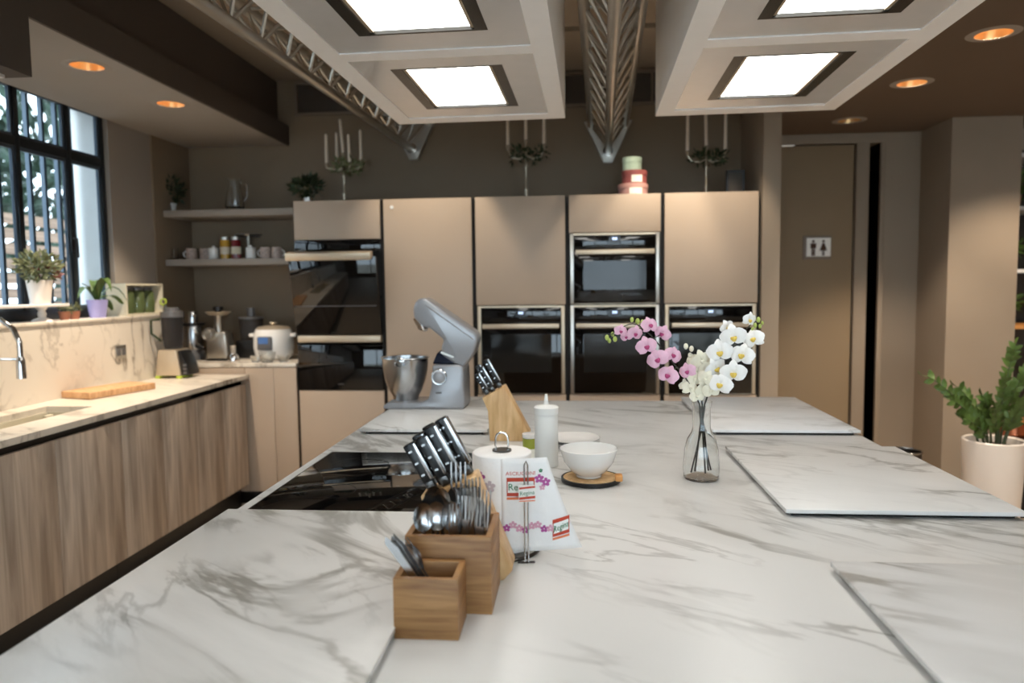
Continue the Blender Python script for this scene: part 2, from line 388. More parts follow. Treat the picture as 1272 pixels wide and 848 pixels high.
# ------------------------------------------------------------------ ceiling fittings
def downlight(x, y, z, label, on=True, watts=26, tgt=None, ang=1.5):
    t = thing('downlight', label, 'downlight', (x, y, z), 0, 'recessed ceiling spotlights')
    obj('trim_ring', MB().lathe([(.072, .0), (.072, -.003), (.09, -.003), (.106, 0)], 32), 'soffit_paint', t)
    obj('reflector', MB().lathe([(.0735, 0), (.066, .04), (.045, .085), (.0, .086)], 24), 'amber_reflector', t)
    if on:
        obj('bulb', MB().lathe([(0, .05), (.02, .054), (.028, .066), (.024, .078), (0, .08)], 16), 'lamp', t)
        spot((x, y, z+.03), tgt or (x, y, 0), watts, ang, .5)
for y, l in zip(LDL, ('amber recessed downlight in the left soffit, the nearer one above the window', 'amber recessed downlight in the left soffit, the farther one near the shelves')): downlight(-2.275, y, ZD, l, True, 75)
rl = {3.363: 'amber recessed downlight in the right ceiling at the upper right corner', 4.119: 'amber recessed downlight in the right ceiling, midway to the restroom door', 5.0: 'unlit downlight close to the restroom door in the right ceiling'}
RD2 = [1.6, 2.9, 4.3]
for y, l in zip(RD2, ('added fill downlight in the right ceiling nearest the camera, out of frame', 'added fill downlight out of view in the outer right row, second from the column', 'downlight in the outer right row that washes the column')): downlight(2.85, y, ZD, l, True, 70 if y > 4 else 50, None, 1.95)  # the two nearer ones are fill lamps added out of view
for y in RDL:
    if y in rl: downlight(1.8, y, ZD, rl[y], y < 4.9, 70, (2.15, y+.6, 0) if y > 3 else None, 1.35)

def hood(x0, x1, label):
    t = thing('island_hood', label, 'range hood', ((x0+x1)/2, 3.5, 2.25), -.024)
    hw = (x1-x0)/2; bays = [(2.53-3.5, 3.40-3.5), (1.58-3.5, 2.45-3.5), (.63-3.5, 1.50-3.5)]
    y0, y1 = .56-3.5, 0
    boxo('side_panel', (-hw, y0, .03), (-hw+.02, y1, ZC-2.25), 'hood_white', t); boxo('side_panel', (hw-.02, y0, .03), (hw, y1, ZC-2.25), 'hood_white', t)
    boxo('end_panel', (-hw+.02, y1-.02, .03), (hw-.02, y1, ZC-2.25), 'hood_white', t); boxo('end_panel', (-hw+.02, y0, .03), (hw-.02, y0+.02, ZC-2.25), 'hood_white', t)
    fm = MB(); holed(fm, -hw, hw, y0, y1, 0, .03, [(-hw+.075, hw-.075, a, b) for a, b in bays])
    obj('frame', fm, 'hood_white', t, None)
    for a, b in bays:
        la, lb, lx = a+.12, b-.155, .205
        pn = MB(); holed(pn, -hw+.0755, hw-.0755, a+.0005, b-.0005, .004, .03, [(-lx, lx, la, lb)]); obj('filter_panel', pn, 'hood_panel', t, None)
        lf = MB().box((-lx, la, .003), (-lx+.04, lb, .03)).box((lx-.04, la, .003), (lx, lb, .03)).box((-lx+.04, la, .003), (lx-.04, la+.012, .03)).box((-lx+.04, lb-.012, .003), (lx-.04, lb, .03))
        f = obj('light_frame', lf, 'hood_dark', t, None)
        boxo('light_panel', (-lx+.04, la+.012, .014), (lx-.04, lb-.012, .03), 'panel_light', f)
        boxo('light_lip', (-lx+.0405, la+.0125, .008), (-lx+.052, lb-.0125, .0135), 'champagne', f); boxo('light_lip', (lx-.052, la+.0125, .008), (lx-.0405, lb-.0125, .0135), 'champagne', f)
hood(-.836, -.036, 'white rectangular ceiling hood with light panels, over the cooktop side')
hood(.385, 1.19, 'white rectangular ceiling hood with light panels, over the right slabs')

def truss(x, ztop, zb, label, rz, w=.23):
    t = thing('ceiling_truss', label, 'truss', (x, 5.22, 0), rz)
    y0, y1 = -5.8, 0
    for cx, cz in ((-w/2, ztop), (w/2, ztop), (0, zb)): obj('chord', MB().tube([(cx, y0, cz), (cx, y1, cz)], .025, 12), 'aluminium', t)
    n = 24; st = (y1-y0-.1)/n
    for side in (-1, 1):
        b = MB()
        for i in range(n):
            y = y0+.05+i*st; p = (side*w/2, y, ztop); q = (0, y+st/2, zb); p2 = (side*w/2, y+st, ztop)
            o = obj('brace', MB().tube([p, q], .008, 6), 'aluminium', t); o = obj('brace', MB().tube([q, p2], .008, 6), 'aluminium', t)
    for i in range(n+1):
        y = y0+.05+i*st; obj('cross_strut', MB().tube([(-w/2, y, ztop), (w/2, y, ztop)], .008, 6), 'aluminium', t)
    pl = MB().prism([(-w/2-.05, ztop+.03), (w/2+.05, ztop+.03), (.03, zb-.07), (-.03, zb-.07)], y1, y1+.04); obj('end_plate', pl, 'aluminium', t, None)
    obj('coupling', MB().lathe([(0, -.02), (.034, -.02), (.034, .02), (0, .02)], 12).xf(Matrix.Translation((0, y1-.03, zb)) @ Matrix.Rotation(PI/2, 4, 'X')), 'chrome', t)
truss(.245, 2.585, 2.40, 'aluminium ceiling truss running between the two white hoods', -.038)
truss(-1.146, 2.64, 2.455, 'aluminium ceiling truss to the left of the white hoods', -.049)

# high framed vents on the back wall
def vent(x0, x1, label):
    t = thing('wall_vent', label, 'vent', ((x0+x1)/2, YB, 2.745), 0, None); w = (x1-x0)/2
    boxo('vent_back', (-w, -.008, 0), (w, -.001, .21), 'vent_dark', t)
    obj('vent_frame', MB().box((-w-.02, -.03, -.02), (w+.02, -.009, 0)).box((-w-.02, -.03, .2), (w+.02, -.009, .22)).box((-w-.02, -.03, 0), (-w, -.009, .2)).box((w, -.03, 0), (w+.02, -.009, .2)), 'vent_frame', t, None)
    obj('vent_mullion', MB().box((w*.62, -.028, 0), (w*.62+.015, -.009, .2)), 'vent_frame', t, None)
vent(-2.0, -1.2, 'dark framed vent high on the back wall by the left truss')
vent(-.2, .72, 'dark framed vent high on the back wall behind the middle truss')

# hidden-by-the-hood ceiling spots that wash the tall cabinets
for x, y, tx, w, l in ((-.95, 4.15, -1.0, 44, 'left'), (.52, 4.15, .30, 36, 'middle'), (.8, 4.15, .72, 52, 'right')):
    t = thing('surface_spotlight', 'white cylinder spotlight on the ceiling behind the hoods, %s one' % l, 'spotlight', (x, y, ZC))
    obj('housing', MB().lathe([(0, 0), (.045, 0), (.045, -.11), (.038, -.11), (.036, -.02), (0, -.02)], 20), 'white_paint', t)
    spot((x, y, ZC-.12), (tx, 4.66, 1.5), w, 1.05, .35, (1, .86, .68))

# ------------------------------------------------------------------ tall cabinets along the back
CX = [-1.841+.6*k for k in range(6)]; YF = 4.66; G = .0125
TOP = 2.037
def tall(k, label, fronts):
    x0, x1 = CX[k], CX[k+1]
    t = thing('tall_cabinet', label, 'cabinet', ((x0+x1)/2, YF, 0), 0, 'tall cabinets on the back wall')
    w = .3-G
    boxo('side_panel', (-.3+.002, .022, .08), (-.3+.018, .59, TOP-.006), 'cabinet_black', t); boxo('side_panel', (.3-.018, .022, .08), (.3-.002, .59, TOP-.006), 'cabinet_black', t)
    boxo('top_panel', (-.3+.018, .022, TOP-.024), (.3-.018, .59, TOP-.006), 'cabinet_black', t); boxo('back_panel', (-.282, .58, .08), (.282, .59, TOP-.024), 'cabinet_black', t)
    boxo('plinth', (-.298, .06, 0), (.298, .08, .08), 'cabinet_black', t)
    for nm, z0, z1 in fronts: boxo(nm, (-w, 0, z0), (w, .02, z1), 'cabinet_front', t, .002)
    return t
tall(0, 'beige oven tower at the left end beside the wall shelves', [('door', 1.785, TOP), ('drawer_front', .10, .79)])
fr = tall(1, 'plain full height beige cabinet, the only one without an oven', [('door', .10, TOP)])
obj('badge', MB().lathe([(0, -.004), (.012, -.004), (.012, 0), (0, 0)], 12).xf(Matrix.Translation((-.23, -.001, 1.985)) @ Matrix.Rotation(-PI/2, 4, 'X')), 'ceramic', fr)
FR = [('door', 1.346, TOP), ('drawer_front', .10, .762)]
tall(2, 'beige tall cabinet with a single oven, next to the plain cabinet', FR)
tall(3, 'beige tall cabinet holding two stacked ovens', [('door', 1.80, TOP), ('drawer_front', .10, .762)])
tall(4, 'beige tall cabinet with a single oven at the right end', FR)

def oven(k, z0, z1, label, compact=False):
    x = (CX[k]+CX[k+1])/2
    t = thing('built_in_oven', label, 'oven', (x, YF, z0), 0, 'built-in ovens'); H = z1-z0; w = .2815
    boxo('cavity', (-.272, .024, .01), (.272, .5, H-.01), 'cabinet_black', t)
    for s in (-1, 1): boxo('side_trim', (s*w, .0, 0), (s*(w-.022), .02, H), 'aluminium' if k == 3 else 'champagne', t, .002)
    boxo('top_trim', (-w+.022, .0, H-.012), (w-.022, .02, H), 'champagne', t)
    cpz = H-.105 if not compact else H-.095
    boxo('control_panel', (-w+.024, -.004, cpz), (w-.024, .02, H-.014), 'oven_glass', t, .002)
    d = obj('display', MB().box((-.035, -.0055, cpz+.03), (.035, -.0045, cpz+.075)), 'display_dark', t, None)
    obj('clock', MB().box((-.014, -.0062, cpz+.052), (-.002, -.0056, cpz+.066)).box((.002, -.0062, cpz+.052), (.014, -.0062+.0006, cpz+.066)), 'display', d, None)
    dz = cpz-.004
    door = boxo('oven_door', (-w+.024, -.006, .004), (w-.024, .02, dz), 'oven_glass', t, .002)
    boxo('door_window', (-w+.085, -.0072, .14 if not compact else .09), (w-.085, -.0062, dz-.075), 'oven_window', door)
    hz = dz-.022
    boxo('handle', (-w+.035, -.05, hz-.014), (w-.035, -.036, hz+.016), 'champagne', door, .004)
    for s in (-1, 1): boxo('handle_post', (s*.2-.01, -.037, hz-.008), (s*.2+.01, -.0065, hz+.01), 'champagne', door)
    boxo('bottom_trim', (-w+.022, .0, -.0), (w-.022, .02, .0035), 'champagne', t)
oven(2, .768, 1.340, 'built-in oven beside the plain cabinet, behind the rear knife block')
oven(3, .768, 1.340, 'built-in oven below the compact oven')
oven(4, .768, 1.340, 'built-in oven at the right end, behind the white orchids')
oven(3, 1.348, 1.795, 'compact built-in oven above another oven', True)

# open oven and warming drawer in the left tower
xo = (CX[0]+CX[1])/2
t = thing('steam_oven', 'black glass oven with its door tilted open in the left tower', 'oven', (xo, YF, 1.10))
w = .2875
boxo('cavity', (-.272, .03, .01), (.272, .5, .68), 'cabinet_black', t); boxo('control_panel', (-w, 0, .605), (w, .02, .682), 'oven_glass', t, .002)
boxo('chassis', (-w, .022, .06), (w, .028, .60), 'black_plastic', t)
door = boxo('oven_door', (-w, -.012, 0), (w, .012, .515), 'oven_glass', t, .003); door.location = (0, -.006, .065); door.rotation_euler = (math.radians(12), 0, 0)
boxo('handle', (-w, -.06, .50), (w-.02, .008, .548), 'champagne', door, .006)
boxo('glass_joint', (-w+.01, -.0135, .19), (w-.02, -.0125, .196), 'grey_plastic', door)
boxo('hinge_arm', (w-.012, .0, .30), (w-.004, .06, .315), 'steel', t)
boxo('bottom_rail', (-w+.01, -.03, .012), (w-.005, .018, .056), 'champagne', t, .005)
t = thing('warming_drawer', 'black glass warming drawer under the open oven', 'drawer', (xo, YF, .795))
boxo('drawer_front', (-w, -.004, 0), (w, .02, .30), 'oven_glass', t, .003); boxo('drawer_box', (-.27, .022, .01), (.27, .5, .29), 'cabinet_black', t)
boxo('logo_plate', (-.02, -.0055, .035), (.02, -.0045, .041), 'grey_plastic', t)

# ------------------------------------------------------------------ left kitchen run
ZW = .90; XF = -2.17; XBS = -2.72
y_edges = [.6, 1.5, 2.4, 3.3, 4.0, 4.64]
cl_ = ['grey wood handleless base cabinet nearest the camera, mostly out of frame', 'grey wood base cabinet under the sink run at the left edge', 'grey wood base cabinet below the sink', 'grey wood base cabinet below the cutting board', 'grey wood base cabinet at the far end, below the blender']
for i in range(5):
    a, b = y_edges[i], y_edges[i+1]
    t = thing('base_cabinet', cl_[i], 'cabinet', (XF, (a+b)/2, 0), 0, 'grey wood base cabinets'); hy = (b-a)/2
    boxo('carcass', (-.54, -hy+.001, .155), (-.045, hy-.001, .69), 'cabinet_black', t)
    boxo('finger_rail', (-.54, -hy+.001, .833), (-.05, hy-.001, .868), 'black_plastic', t) if i not in (1, 2, 3) else None
    boxo('gap_profile', (-.056, -hy+.001, .69), (-.05, hy-.001, .868), 'black_plastic', t)
    boxo('plinth', (-.10, -hy+.001, 0), (-.08, hy-.001, .155), 'black_plastic', t)
    for s in (0, 1): boxo('door', (-.042, -hy+s*hy+.0015, .157), (-.02, s*hy-.0015, .835), 'cabinet_wood', t, .001)
SX0, SX1, SY0, SY1 = -2.60, -2.36, 2.45, 3.34
wt = holed(MB(), XBS, XF, .6, 4.655, .872, ZW, [(SX0, SX1, SY0, SY1)])
tag(obj('worktop', wt, 'marble_wall', None, None), 'long white marble worktop with the sink along the window wall', 'worktop')
t = thing('sink', 'pale undermount sink basin set in the marble worktop', 'sink', ((SX0+SX1)/2, (SY0+SY1)/2, .71))
hx, hy = (SX1-SX0)/2, (SY1-SY0)/2
obj('basin', MB().box((-hx, -hy, -.012), (hx, hy, 0)).box((-hx, -hy, 0), (-hx+.008, hy, .161)).box((hx-.008, -hy, 0), (hx, hy, .161)).box((-hx+.008, -hy, 0), (hx-.008, -hy+.008, .161)).box((-hx+.008, hy-.008, 0), (hx-.008, hy, .161)), 'cream_box', t, None)
obj('drain', MB().lathe([(0, .002), (.03, .002), (.034, .0)], 20, (0, .2, 0)), 'steel', t)
obj('soap_caddy', MB().box((-hx+.03, hy-.07, .1), (-hx+.05, hy-.02, .155), .004), 'cream_box', t)
# faucet
t = thing('faucet', 'chrome gooseneck faucet with pull-down spray at the left edge', 'faucet', (-2.66, 3.0, ZW))
pe = at(27, 470, 'y', 3.0)-Vector((-2.66, 3.0, ZW)); pm = at(24, 425, 'y', 3.0)-Vector((-2.66, 3.0, ZW)); pt_ = at(2, 398, 'y', 3.0)-Vector((-2.66, 3.0, ZW))
obj('base', MB().lathe([(0, 0), (.028, 0), (.028, .012), (.02, .05), (.016, .06), (0, .06)], 20), 'chrome', t)
spx = [Vector((0, 0, .05)), Vector((0, 0, .25)), Vector((.03, 0, pt_.z-.0)), Vector(((pt_.x+.03)*.5, 0, pt_.z+.025)), pt_, (pt_+pm)*.5+Vector((.012, 0, .012)), pm, pm+(pe-pm)*.4]
obj('spout', MB().tube(spx, .012, 12), 'chrome', t)
obj('spray_head', MB().tube([pm+(pe-pm)*.4, pm+(pe-pm)*.5, pe], [.013, .018, .02], 14), 'chrome', t)
pb = at(12, 446, 'y', 3.0)-Vector((-2.66, 3.0, ZW))
obj('spray_arm', MB().tube([(0, 0, pb.z), (pe.x-.01, 0, pb.z-.002)], .006, 8), 'chrome', t)
obj('lever', MB().tube([(0, -.02, .05), (0, -.07, .08)], .007, 8), 'chrome', t)
# backsplash and ledge
tag(obj('backsplash', MB().box((XL+.002, .6, ZW+.001), (XBS, 4.655, 1.29)), 'marble_wall', None, None), 'marble backsplash wall tinted with warm lamplight behind the sink worktop', 'backsplash')
tag(obj('window_ledge', MB().box((XL+.002, .6, 1.291), (XBS+.008, 4.655, 1.31), .003), 'marble_wall'), 'white marble ledge under the window carrying potted plants', 'ledge')
po = at(149, 437, 'x', XBS)
t = thing('power_outlet', 'grey square power outlet on the marble backsplash', 'outlet', po)
boxo('plate', (.001, -.05, -.04), (.009, .05, .04), 'aluminium', t, .002)
for s in (-1, 1): boxo('socket', (.0092, s*.024-.017, -.02), (.0102, s*.024+.017, .02), 'grey_plastic', t)
# cutting board
t = thing('cutting_board', 'thick pale wooden cutting board on the sink worktop', 'cutting board', (-2.555, 3.77, ZW), math.radians(-16))
boxo('board', (-.105, -.21, .003), (.105, .21, .038), 'board_wood', t, .004); boxo('juice_groove', (-.08, -.17, .0382), (-.072, .17, .0388), 'orange_wood', t)

# back-left higher worktop with two beige doors
t = thing('base_cabinet', 'beige base cabinet in the back left corner under the small appliances', 'cabinet', (-2.0, YF, 0))
boxo('carcass', (-.83, .03, .08), (.153, .60, .945), 'cabinet_black', t); boxo('plinth', (-.83, .06, 0), (.153, .08, .08), 'cabinet_black', t)
boxo('filler_panel', (-.84, 0, .10), (-.203, .02, .945), 'cabinet_front', t); boxo('door', (-.20, 0, .10), (-.005, .02, .945), 'cabinet_front', t, .002); boxo('door', (-.002, 0, .10), (.153, .02, .945), 'cabinet_front', t, .002)
tag(obj('worktop', MB().box((XL+.014, YF-.004, .947), (-1.846, YB, .973), .002), 'marble_wall'), 'short pale worktop in the back corner carrying small appliances', 'worktop')
# wall shelves
for z, l in ((2.022, 'upper taupe wall shelf in the back corner carrying plants and a jug'), (1.682, 'lower taupe wall shelf in the back corner carrying mugs and jars')):
    t = thing('wall_shelf', l, 'shelf', (-2.35, YB, z), 0, 'wall shelves')
    boxo('board', (-.505, -.38, -.045), (.50, 0, 0), 'soffit_paint', t, .002)
ZS1, ZS2, ZBK = 2.022, 1.682, .973

# ------------------------------------------------------------------ island
IX0, IX1, IY0, IY1, ZI = -.85, 1.035, -.35, 3.485, .91
t = thing('kitchen_island', 'large white marble topped kitchen island filling the foreground', 'kitchen island', (.09, 1.6, 0))
def isl(nm, x0, x1, y0, y1, z0, z1, m, bev=0): return boxo(nm, (x0-.09, y0-1.6, z0), (x1-.09, y1-1.6, z1), m, t, bev)
isl('countertop', IX0, IX1, IY0, IY1, .885, ZI, 'marble', .002)
isl('body', IX0+.06, IX1-.06, IY0+.06, IY1-.06, .1, .884, 'cabinet_front'); isl('plinth', IX0+.12, IX1-.12, IY0+.12, IY1-.12, 0, .1, 'cabinet_black')
def slab(x0, x1, y0, y1, m, label):
    s = thing('countertop_slab', label, 'countertop', ((x0+x1)/2, (y0+y1)/2, ZI), 0, 'sliding marble slabs on the island')
    a, b = (x1-x0)/2, (y1-y0)/2
    boxo('shadow_rail', (-a+.018, -b+.018, 0), (a-.018, b-.018, .010), 'cabinet_black', s)  # inset rail layer, coloured black for the shadow line under the slab
    boxo('stone', (-a, -b, .010), (a, b, .020), m, s, .0012)
slab(-.812, -.325, 2.655, 3.478, 'marble_slab', 'raised marble slab under the stand mixer')
slab(.505, 1.03, 2.68, 3.478, 'marble_slab_b', 'raised marble slab at the far right corner of the island')
slab(.497, 1.038, 1.725, 2.42, 'marble_slab_c', 'raised marble slab at the middle right of the island')
slab(.487, 1.03, .3, 1.40, 'marble_slab_b', 'raised marble slab at the near right corner of the island')
slab(-.842, -.283, .3, 1.665, 'marble_slab', 'raised marble slab in the left foreground before the cooktop')
ZSL = ZI+.020
t = thing('induction_cooktop', 'black glass induction cooktop set in the island', 'cooktop', (-.508, 2.021, ZI))
boxo('glass', (-.305, -.323, 0), (.305, .323, .005), 'oven_glass', t, .001)
for x, y, r in ((-.16, .15, .09), (-.16, -.14, .075), (.15, .15, .075), (.15, -.14, .09)): obj('cooking_zone', MB().lathe([(r-.001, .0052), (r, .0053), (r+.001, .0052)], 40, (x, y, 0)), 'display_dark', t)
obj('edge_trim', MB().box((-.309, -.327, 0), (.309, -.3235, .004)).box((-.309, .3235, 0), (.309, .327, .004)).box((-.309, -.3235, 0), (-.3055, .3235, .004)).box((.3055, -.3235, 0), (.309, .3235, .004)), 'dark_steel', t, None)

# ---- stand mixer
mx0, mpy = -.481, 511.0
def mp_(px, py): return ((px-580)/273.0+.18, (mpy-py)/273.0)
t = thing('stand_mixer', 'silver grey stand mixer with its head tilted up and steel bowl', 'mixer', (mx0-.18, 3.20, ZSL))
bp_ = [mp_(*p) for p in ((481, 509), (484, 504.5), (490, 503), (528, 503), (537, 499), (541, 484), (543, 458), (576, 458), (580, 462), (581, 508), (579, 511), (483, 511))]
obj('base', MB().prism(bp_, -.095, .095, .008, 3), 'mixer_grey', t)
obj('hinge_cover', MB().prism([mp_(*p) for p in ((541, 457.5), (547, 444), (553, 440), (578, 452), (577, 457.5))], -.062, .062, .006), 'mixer_dark', t)
hd = obj('head', MB().prism([mp_(*p) for p in ((519, 391), (523, 381), (530, 377.5), (536, 379), (594, 420), (597, 428), (592, 444), (579, 461), (574, 461), (552, 446), (553, 436), (556, 428), (538, 413), (533, 414), (520, 402))], -.07, .07, .012, 3), 'mixer_grey', t)
obj('chrome_strip', MB().tube([Vector((mp_(x, y)[0], -.071, mp_(x, y)[1])) for x, y in ((534, 386), (592, 428))], .002, 6), 'chrome', hd)
obj('name_plate', MB().box((-.03, -.0735, -.004), (.03, -.0715, .004)).xf(Matrix.Translation((mp_(560, 446)[0], 0, mp_(560, 446)[1])) @ Matrix.Rotation(math.radians(22), 4, 'Y')), 'aluminium', hd, None)
q = mp_(525, 409); obj('drive_socket', MB().tube([(q[0]-.01, 0, q[1]+.03), (q[0]+.012, 0, q[1]-.018), (q[0]+.018, 0, q[1]-.03)], [.028, .026, .012], 14), 'chrome', t)
q = mp_(531, 417); obj('attachment_hub', MB().tube([(q[0]-.006, -.02, q[1]+.02), (q[0]+.004, -.03, q[1])], [.014, .012], 12), 'chrome', t)
q = mp_(551, 472)
kn = obj('speed_knob', MB().lathe([(0, .022), (.02, .022), (.026, .018), (.03, 0), (0, 0)], 24).xf(Matrix.Translation((q[0], -.0955, q[1])) @ Matrix.Rotation(PI/2, 4, 'X')), 'mixer_grey', t)
obj('knob_ring', MB().torus((q[0], -.1, q[1]), .031, .004, 28, 6, 'y'), 'chrome', kn)
q = mp_(550, 491); obj('badge', MB().box((q[0]-.013, -.0965, q[1]-.004), (q[0]+.013, -.0955, q[1]+.004)), 'grey_plastic', t, None)
t = thing('mixing_bowl', 'polished steel mixing bowl standing on the mixer base', 'bowl', (mx0-.18+mp_(504, 503)[0], 3.20, ZSL+mp_(504, 502.8)[1]))
pr = [(.0, .001), (.055, .001), (.058, .012), (.06, .02), (.075, .045), (.092, .09), (.100, .14), (.103, .185), (.109, .19), (.108, .193), (.101, .191), (.098, .14), (.089, .09), (.07, .045), (.05, .02), (0, .018)]
obj('bowl_shell', MB().lathe(pr, 40), 'steel', t)
obj('rim_bracket', MB().torus((0, -.106, .175), .02, .004, 18, 6, 'y').box((-.022, -.112, .178), (.022, -.1035, .188), .002), 'chrome', t)

# ---- knife blocks and their knives
prof = [(0, 0), (.135, 0), (.143, .026), (.052, .197), (-.026, .156), (-.006, .11)]
profB = [(0, 0), (.132, 0), (.15, .02), (.08, .197), (-.023, .160), (-.01, .11)]
def knife_block(loc, rz, label, prof=prof, dep=.095):
    t = thing('knife_block', label, 'knife block', loc, rz, 'wooden knife blocks')
    obj('block', MB().prism(prof, 0, dep, .003), 'block_wood', t); return t
def knife(base, d, ln, rz, label, mt='black_plastic', wide=.02, th=.013):
    """handle axis d, base point on the slanted block face"""
    t = thing('kitchen_knife', label, 'knife', base, 0, 'knives in the blocks')
    d = Vector(d).normalized(); side = Vector((d.z, 0, -d.x)).normalized(); yv = Vector((0, 1, 0))
    m = Matrix((( side.x, yv.x, d.x, 0), (side.y, yv.y, d.y, 0), (side.z, yv.z, d.z, 0), (0, 0, 0, 1)))
    if rz: m = Matrix.Rotation(rz, 4, 'Z') @ m
    obj('bolster', MB().box((-wide*.42, -th*.4, .001), (wide*.42, th*.4, .02), .002).xf(m), 'dark_steel', t)
    obj('handle', MB().prism([(-wide*.45, .02), (wide*.45, .02), (wide*.5, ln*.55), (wide*.62, ln), (-wide*.5, ln), (-wide*.42, ln*.55)], -th/2, th/2, .003).xf(m), mt, t)
    obj('spine_band', MB().box((wide*.34, -th*.53, .022), (wide*.70, th*.53, ln-.003), .001).xf(m), 'steel', t)
    for k in (.35, .6, .85): obj('rivet', MB().box((-wide*.22, -th/2-.0008, ln*k-.0018), (wide*.12, -th/2+.0002, ln*k+.0018)).xf(m), 'steel', t, None)
bA = Vector((-.303, 2.55, ZI)); knife_block(bA, 0, 'light wood knife block standing farther back, behind the paper roll', prof, .09)
dA = (-.48, 0, .875)
def on_top(b, fx, y, pf=prof): return b+Vector((pf[4][0]+(pf[3][0]-pf[4][0])*fx, y, pf[4][1]+(pf[3][1]-pf[4][1])*fx))
kA = ['black handled knife at the left of the rear knife block', 'black handled knife in the middle of the rear knife block', 'knife with a broad steel spine at the right of the rear knife block', 'short black handled knife at the back of the rear knife block']
for i, (fx, y, ln) in enumerate(((.22, .03, .085), (.5, .022, .10), (.82, .03, .115), (.35, .068, .11))): knife(on_top(bA, fx, y), dA, ln, 0, kA[i])
bB = Vector((-.267, 1.318, ZI)); knife_block(bB, 0, 'light wood knife block in front, right behind the bamboo utensil box', profB, .07)
kB = ['black knife handle with steel studs, leftmost in the front block', 'black knife handle with steel studs, second from the left in the front block', 'knife handle with a wide steel spine, middle of the front block', 'knife with a steel sided handle, tallest in the front block', 'steel sided knife handle at the right of the front block', 'knife handle at the back right of the front block']
for i, (fx, y, ln) in enumerate(((.22, .016, .10), (.36, .045, .108), (.48, .016, .105), (.60, .045, .118), (.70, .016, .118), (.86, .045, .122))): knife(on_top(bB, fx, y, profB), (-.47, 0, .88), ln, 0, kB[i], 'black_plastic', .021, .02)

# ---- bamboo cutlery boxes
def cut_box(x0, x1, y0, y1, h, label, div=None):
    t = thing('cutlery_box', label, 'box', ((x0+x1)/2, (y0+y1)/2, ZI), 0, 'bamboo cutlery boxes'); a, b = (x1-x0)/2, (y1-y0)/2; k = .010
    boxo('front_panel', (-a, -b, 0), (a, -b+k, h), 'bamboo', t, .001); boxo('back_panel', (-a, b-k, 0), (a, b, h), 'bamboo', t, .001)
    boxo('side_panel', (-a, -b+k, 0), (-a+k, b-k, h), 'bamboo', t, .001); boxo('side_panel', (a-k, -b+k, 0), (a, b-k, h), 'bamboo', t, .001)
    boxo('bottom_panel', (-a+k, -b+k, .001), (a-k, b-k, .009), 'bamboo', t)
    return t
h2 = at(609, 667, 'y', 1.176).z-ZI; h1 = at(568, 720, 'y', 1.083).z-ZI
cut_box(-.287, -.140, 1.176, 1.312, h2, 'taller bamboo box full of spoons and forks')
cut_box(-.285, -.182, 1.083, 1.168, h1, 'small bamboo box in front with a few knives leaning out')
# cutlery meshes (local: handle up +z from 0, head at top)
def spoon_mesh(ln=.19, r=.02):
    mb = MB(); mb.tube([(0, 0, 0), (0, .002, ln*.5), (0, 0, ln-.055)], [.006, .0035, .0035], 6)
    n, k = 12, 5; c = []
    for j in range(k):
        rr = (j+1)/k; ring = []
        for i in range(n):
            a = 2*PI*i/n
            ring.append(mb.bm.verts.new((math.cos(a)*r*rr, -.009*(1-rr*rr)*-1, ln-.03+math.sin(a)*r*1.45*rr)))
        c.append(ring)
    ce = mb.bm.verts.new((0, .009, ln-.03))
    for i in range(n):
        mb.bm.faces.new((ce, c[0][i], c[0][(i+1) % n]))
        for j in range(k-1): mb.bm.faces.new((c[j][i], c[j+1][i], c[j+1][(i+1) % n], c[j][(i+1) % n]))
    return mb
def fork_mesh(ln=.19):
    mb = MB(); mb.tube([(0, 0, 0), (0, .002, ln*.5), (0, .004, ln-.075)], [.006, .0035, .0035], 6)
    z0 = ln-.078
    for a, b in (((-.0045, z0), (-.012, z0+.03)), ((-.012, z0+.03), (-.012, z0+.04))): pass
    mb.prism([(-.004, z0), (.004, z0), (.0125, z0+.022), (.0125, z0+.034), (-.0125, z0+.034), (-.0125, z0+.022)], .003, .0048)
    for i in range(4):
        x = -.0125+i*.0073; mb.prism([(x, z0+.034), (x+.0035, z0+.034), (x+.0028, z0+.078), (x+.0008, z0+.078)], .003, .0045)
    return mb
def knife_mesh(ln=.2):
    mb = MB(); mb.tube([(0, 0, 0), (0, 0, .09)], [.007, .005], 8); mb.prism([(-.006, .09), (.006, .09), (.009, ln-.03), (.003, ln), (-.006, ln-.01)], -.0008, .0008); return mb
ME = {}
for nm, fn in (('spoon', spoon_mesh), ('fork', fork_mesh), ('table_knife', knife_mesh)):
    o = obj(nm, fn(), 'steel'); ME[nm] = o.data; bpy.data.objects.remove(o)
def cutlery(nm, base, tilt, rz, label, group, sc=1):
    o = bpy.data.objects.new(nm, ME[nm]); COL.objects.link(o); o.location = base
    o.rotation_euler = (tilt[0], tilt[1], rz); o.scale = (sc, sc, sc)
    return tag(o, label, nm.split('_')[-1], group)
g2 = 'cutlery in the taller bamboo box'
zb = ZI+.0115
rc = random.Random(11)
items = []
for i in range(5): items.append(('spoon', -.258+i*.0115, 1.205+.022*(i % 2), rc.uniform(-.1, .1), rc.uniform(-.06, .02), rc.uniform(-.5, .5), .85+.06*(i % 2)))
for i in range(4): items.append(('spoon', -.258+i*.017, 1.262, rc.uniform(-.08, .02), rc.uniform(-.06, .06), rc.uniform(-.6, .6), .90))
for i in range(8): items.append(('fork', -.206+i*.006, 1.202+.018*(i % 3), rc.uniform(-.06, .06), rc.uniform(-.05, .10), rc.uniform(-.9, .9), .84+.045*(i % 3)))
for i in range(7): items.append(('fork', -.198+i*.005, 1.258+.012*(i % 2), rc.uniform(-.05, .05), rc.uniform(-.02, .08), rc.uniform(-1, 1), .88+.045*(i % 3)))
items.append(('fork', -.212, 1.288, .02, .0, .1, 1.10))
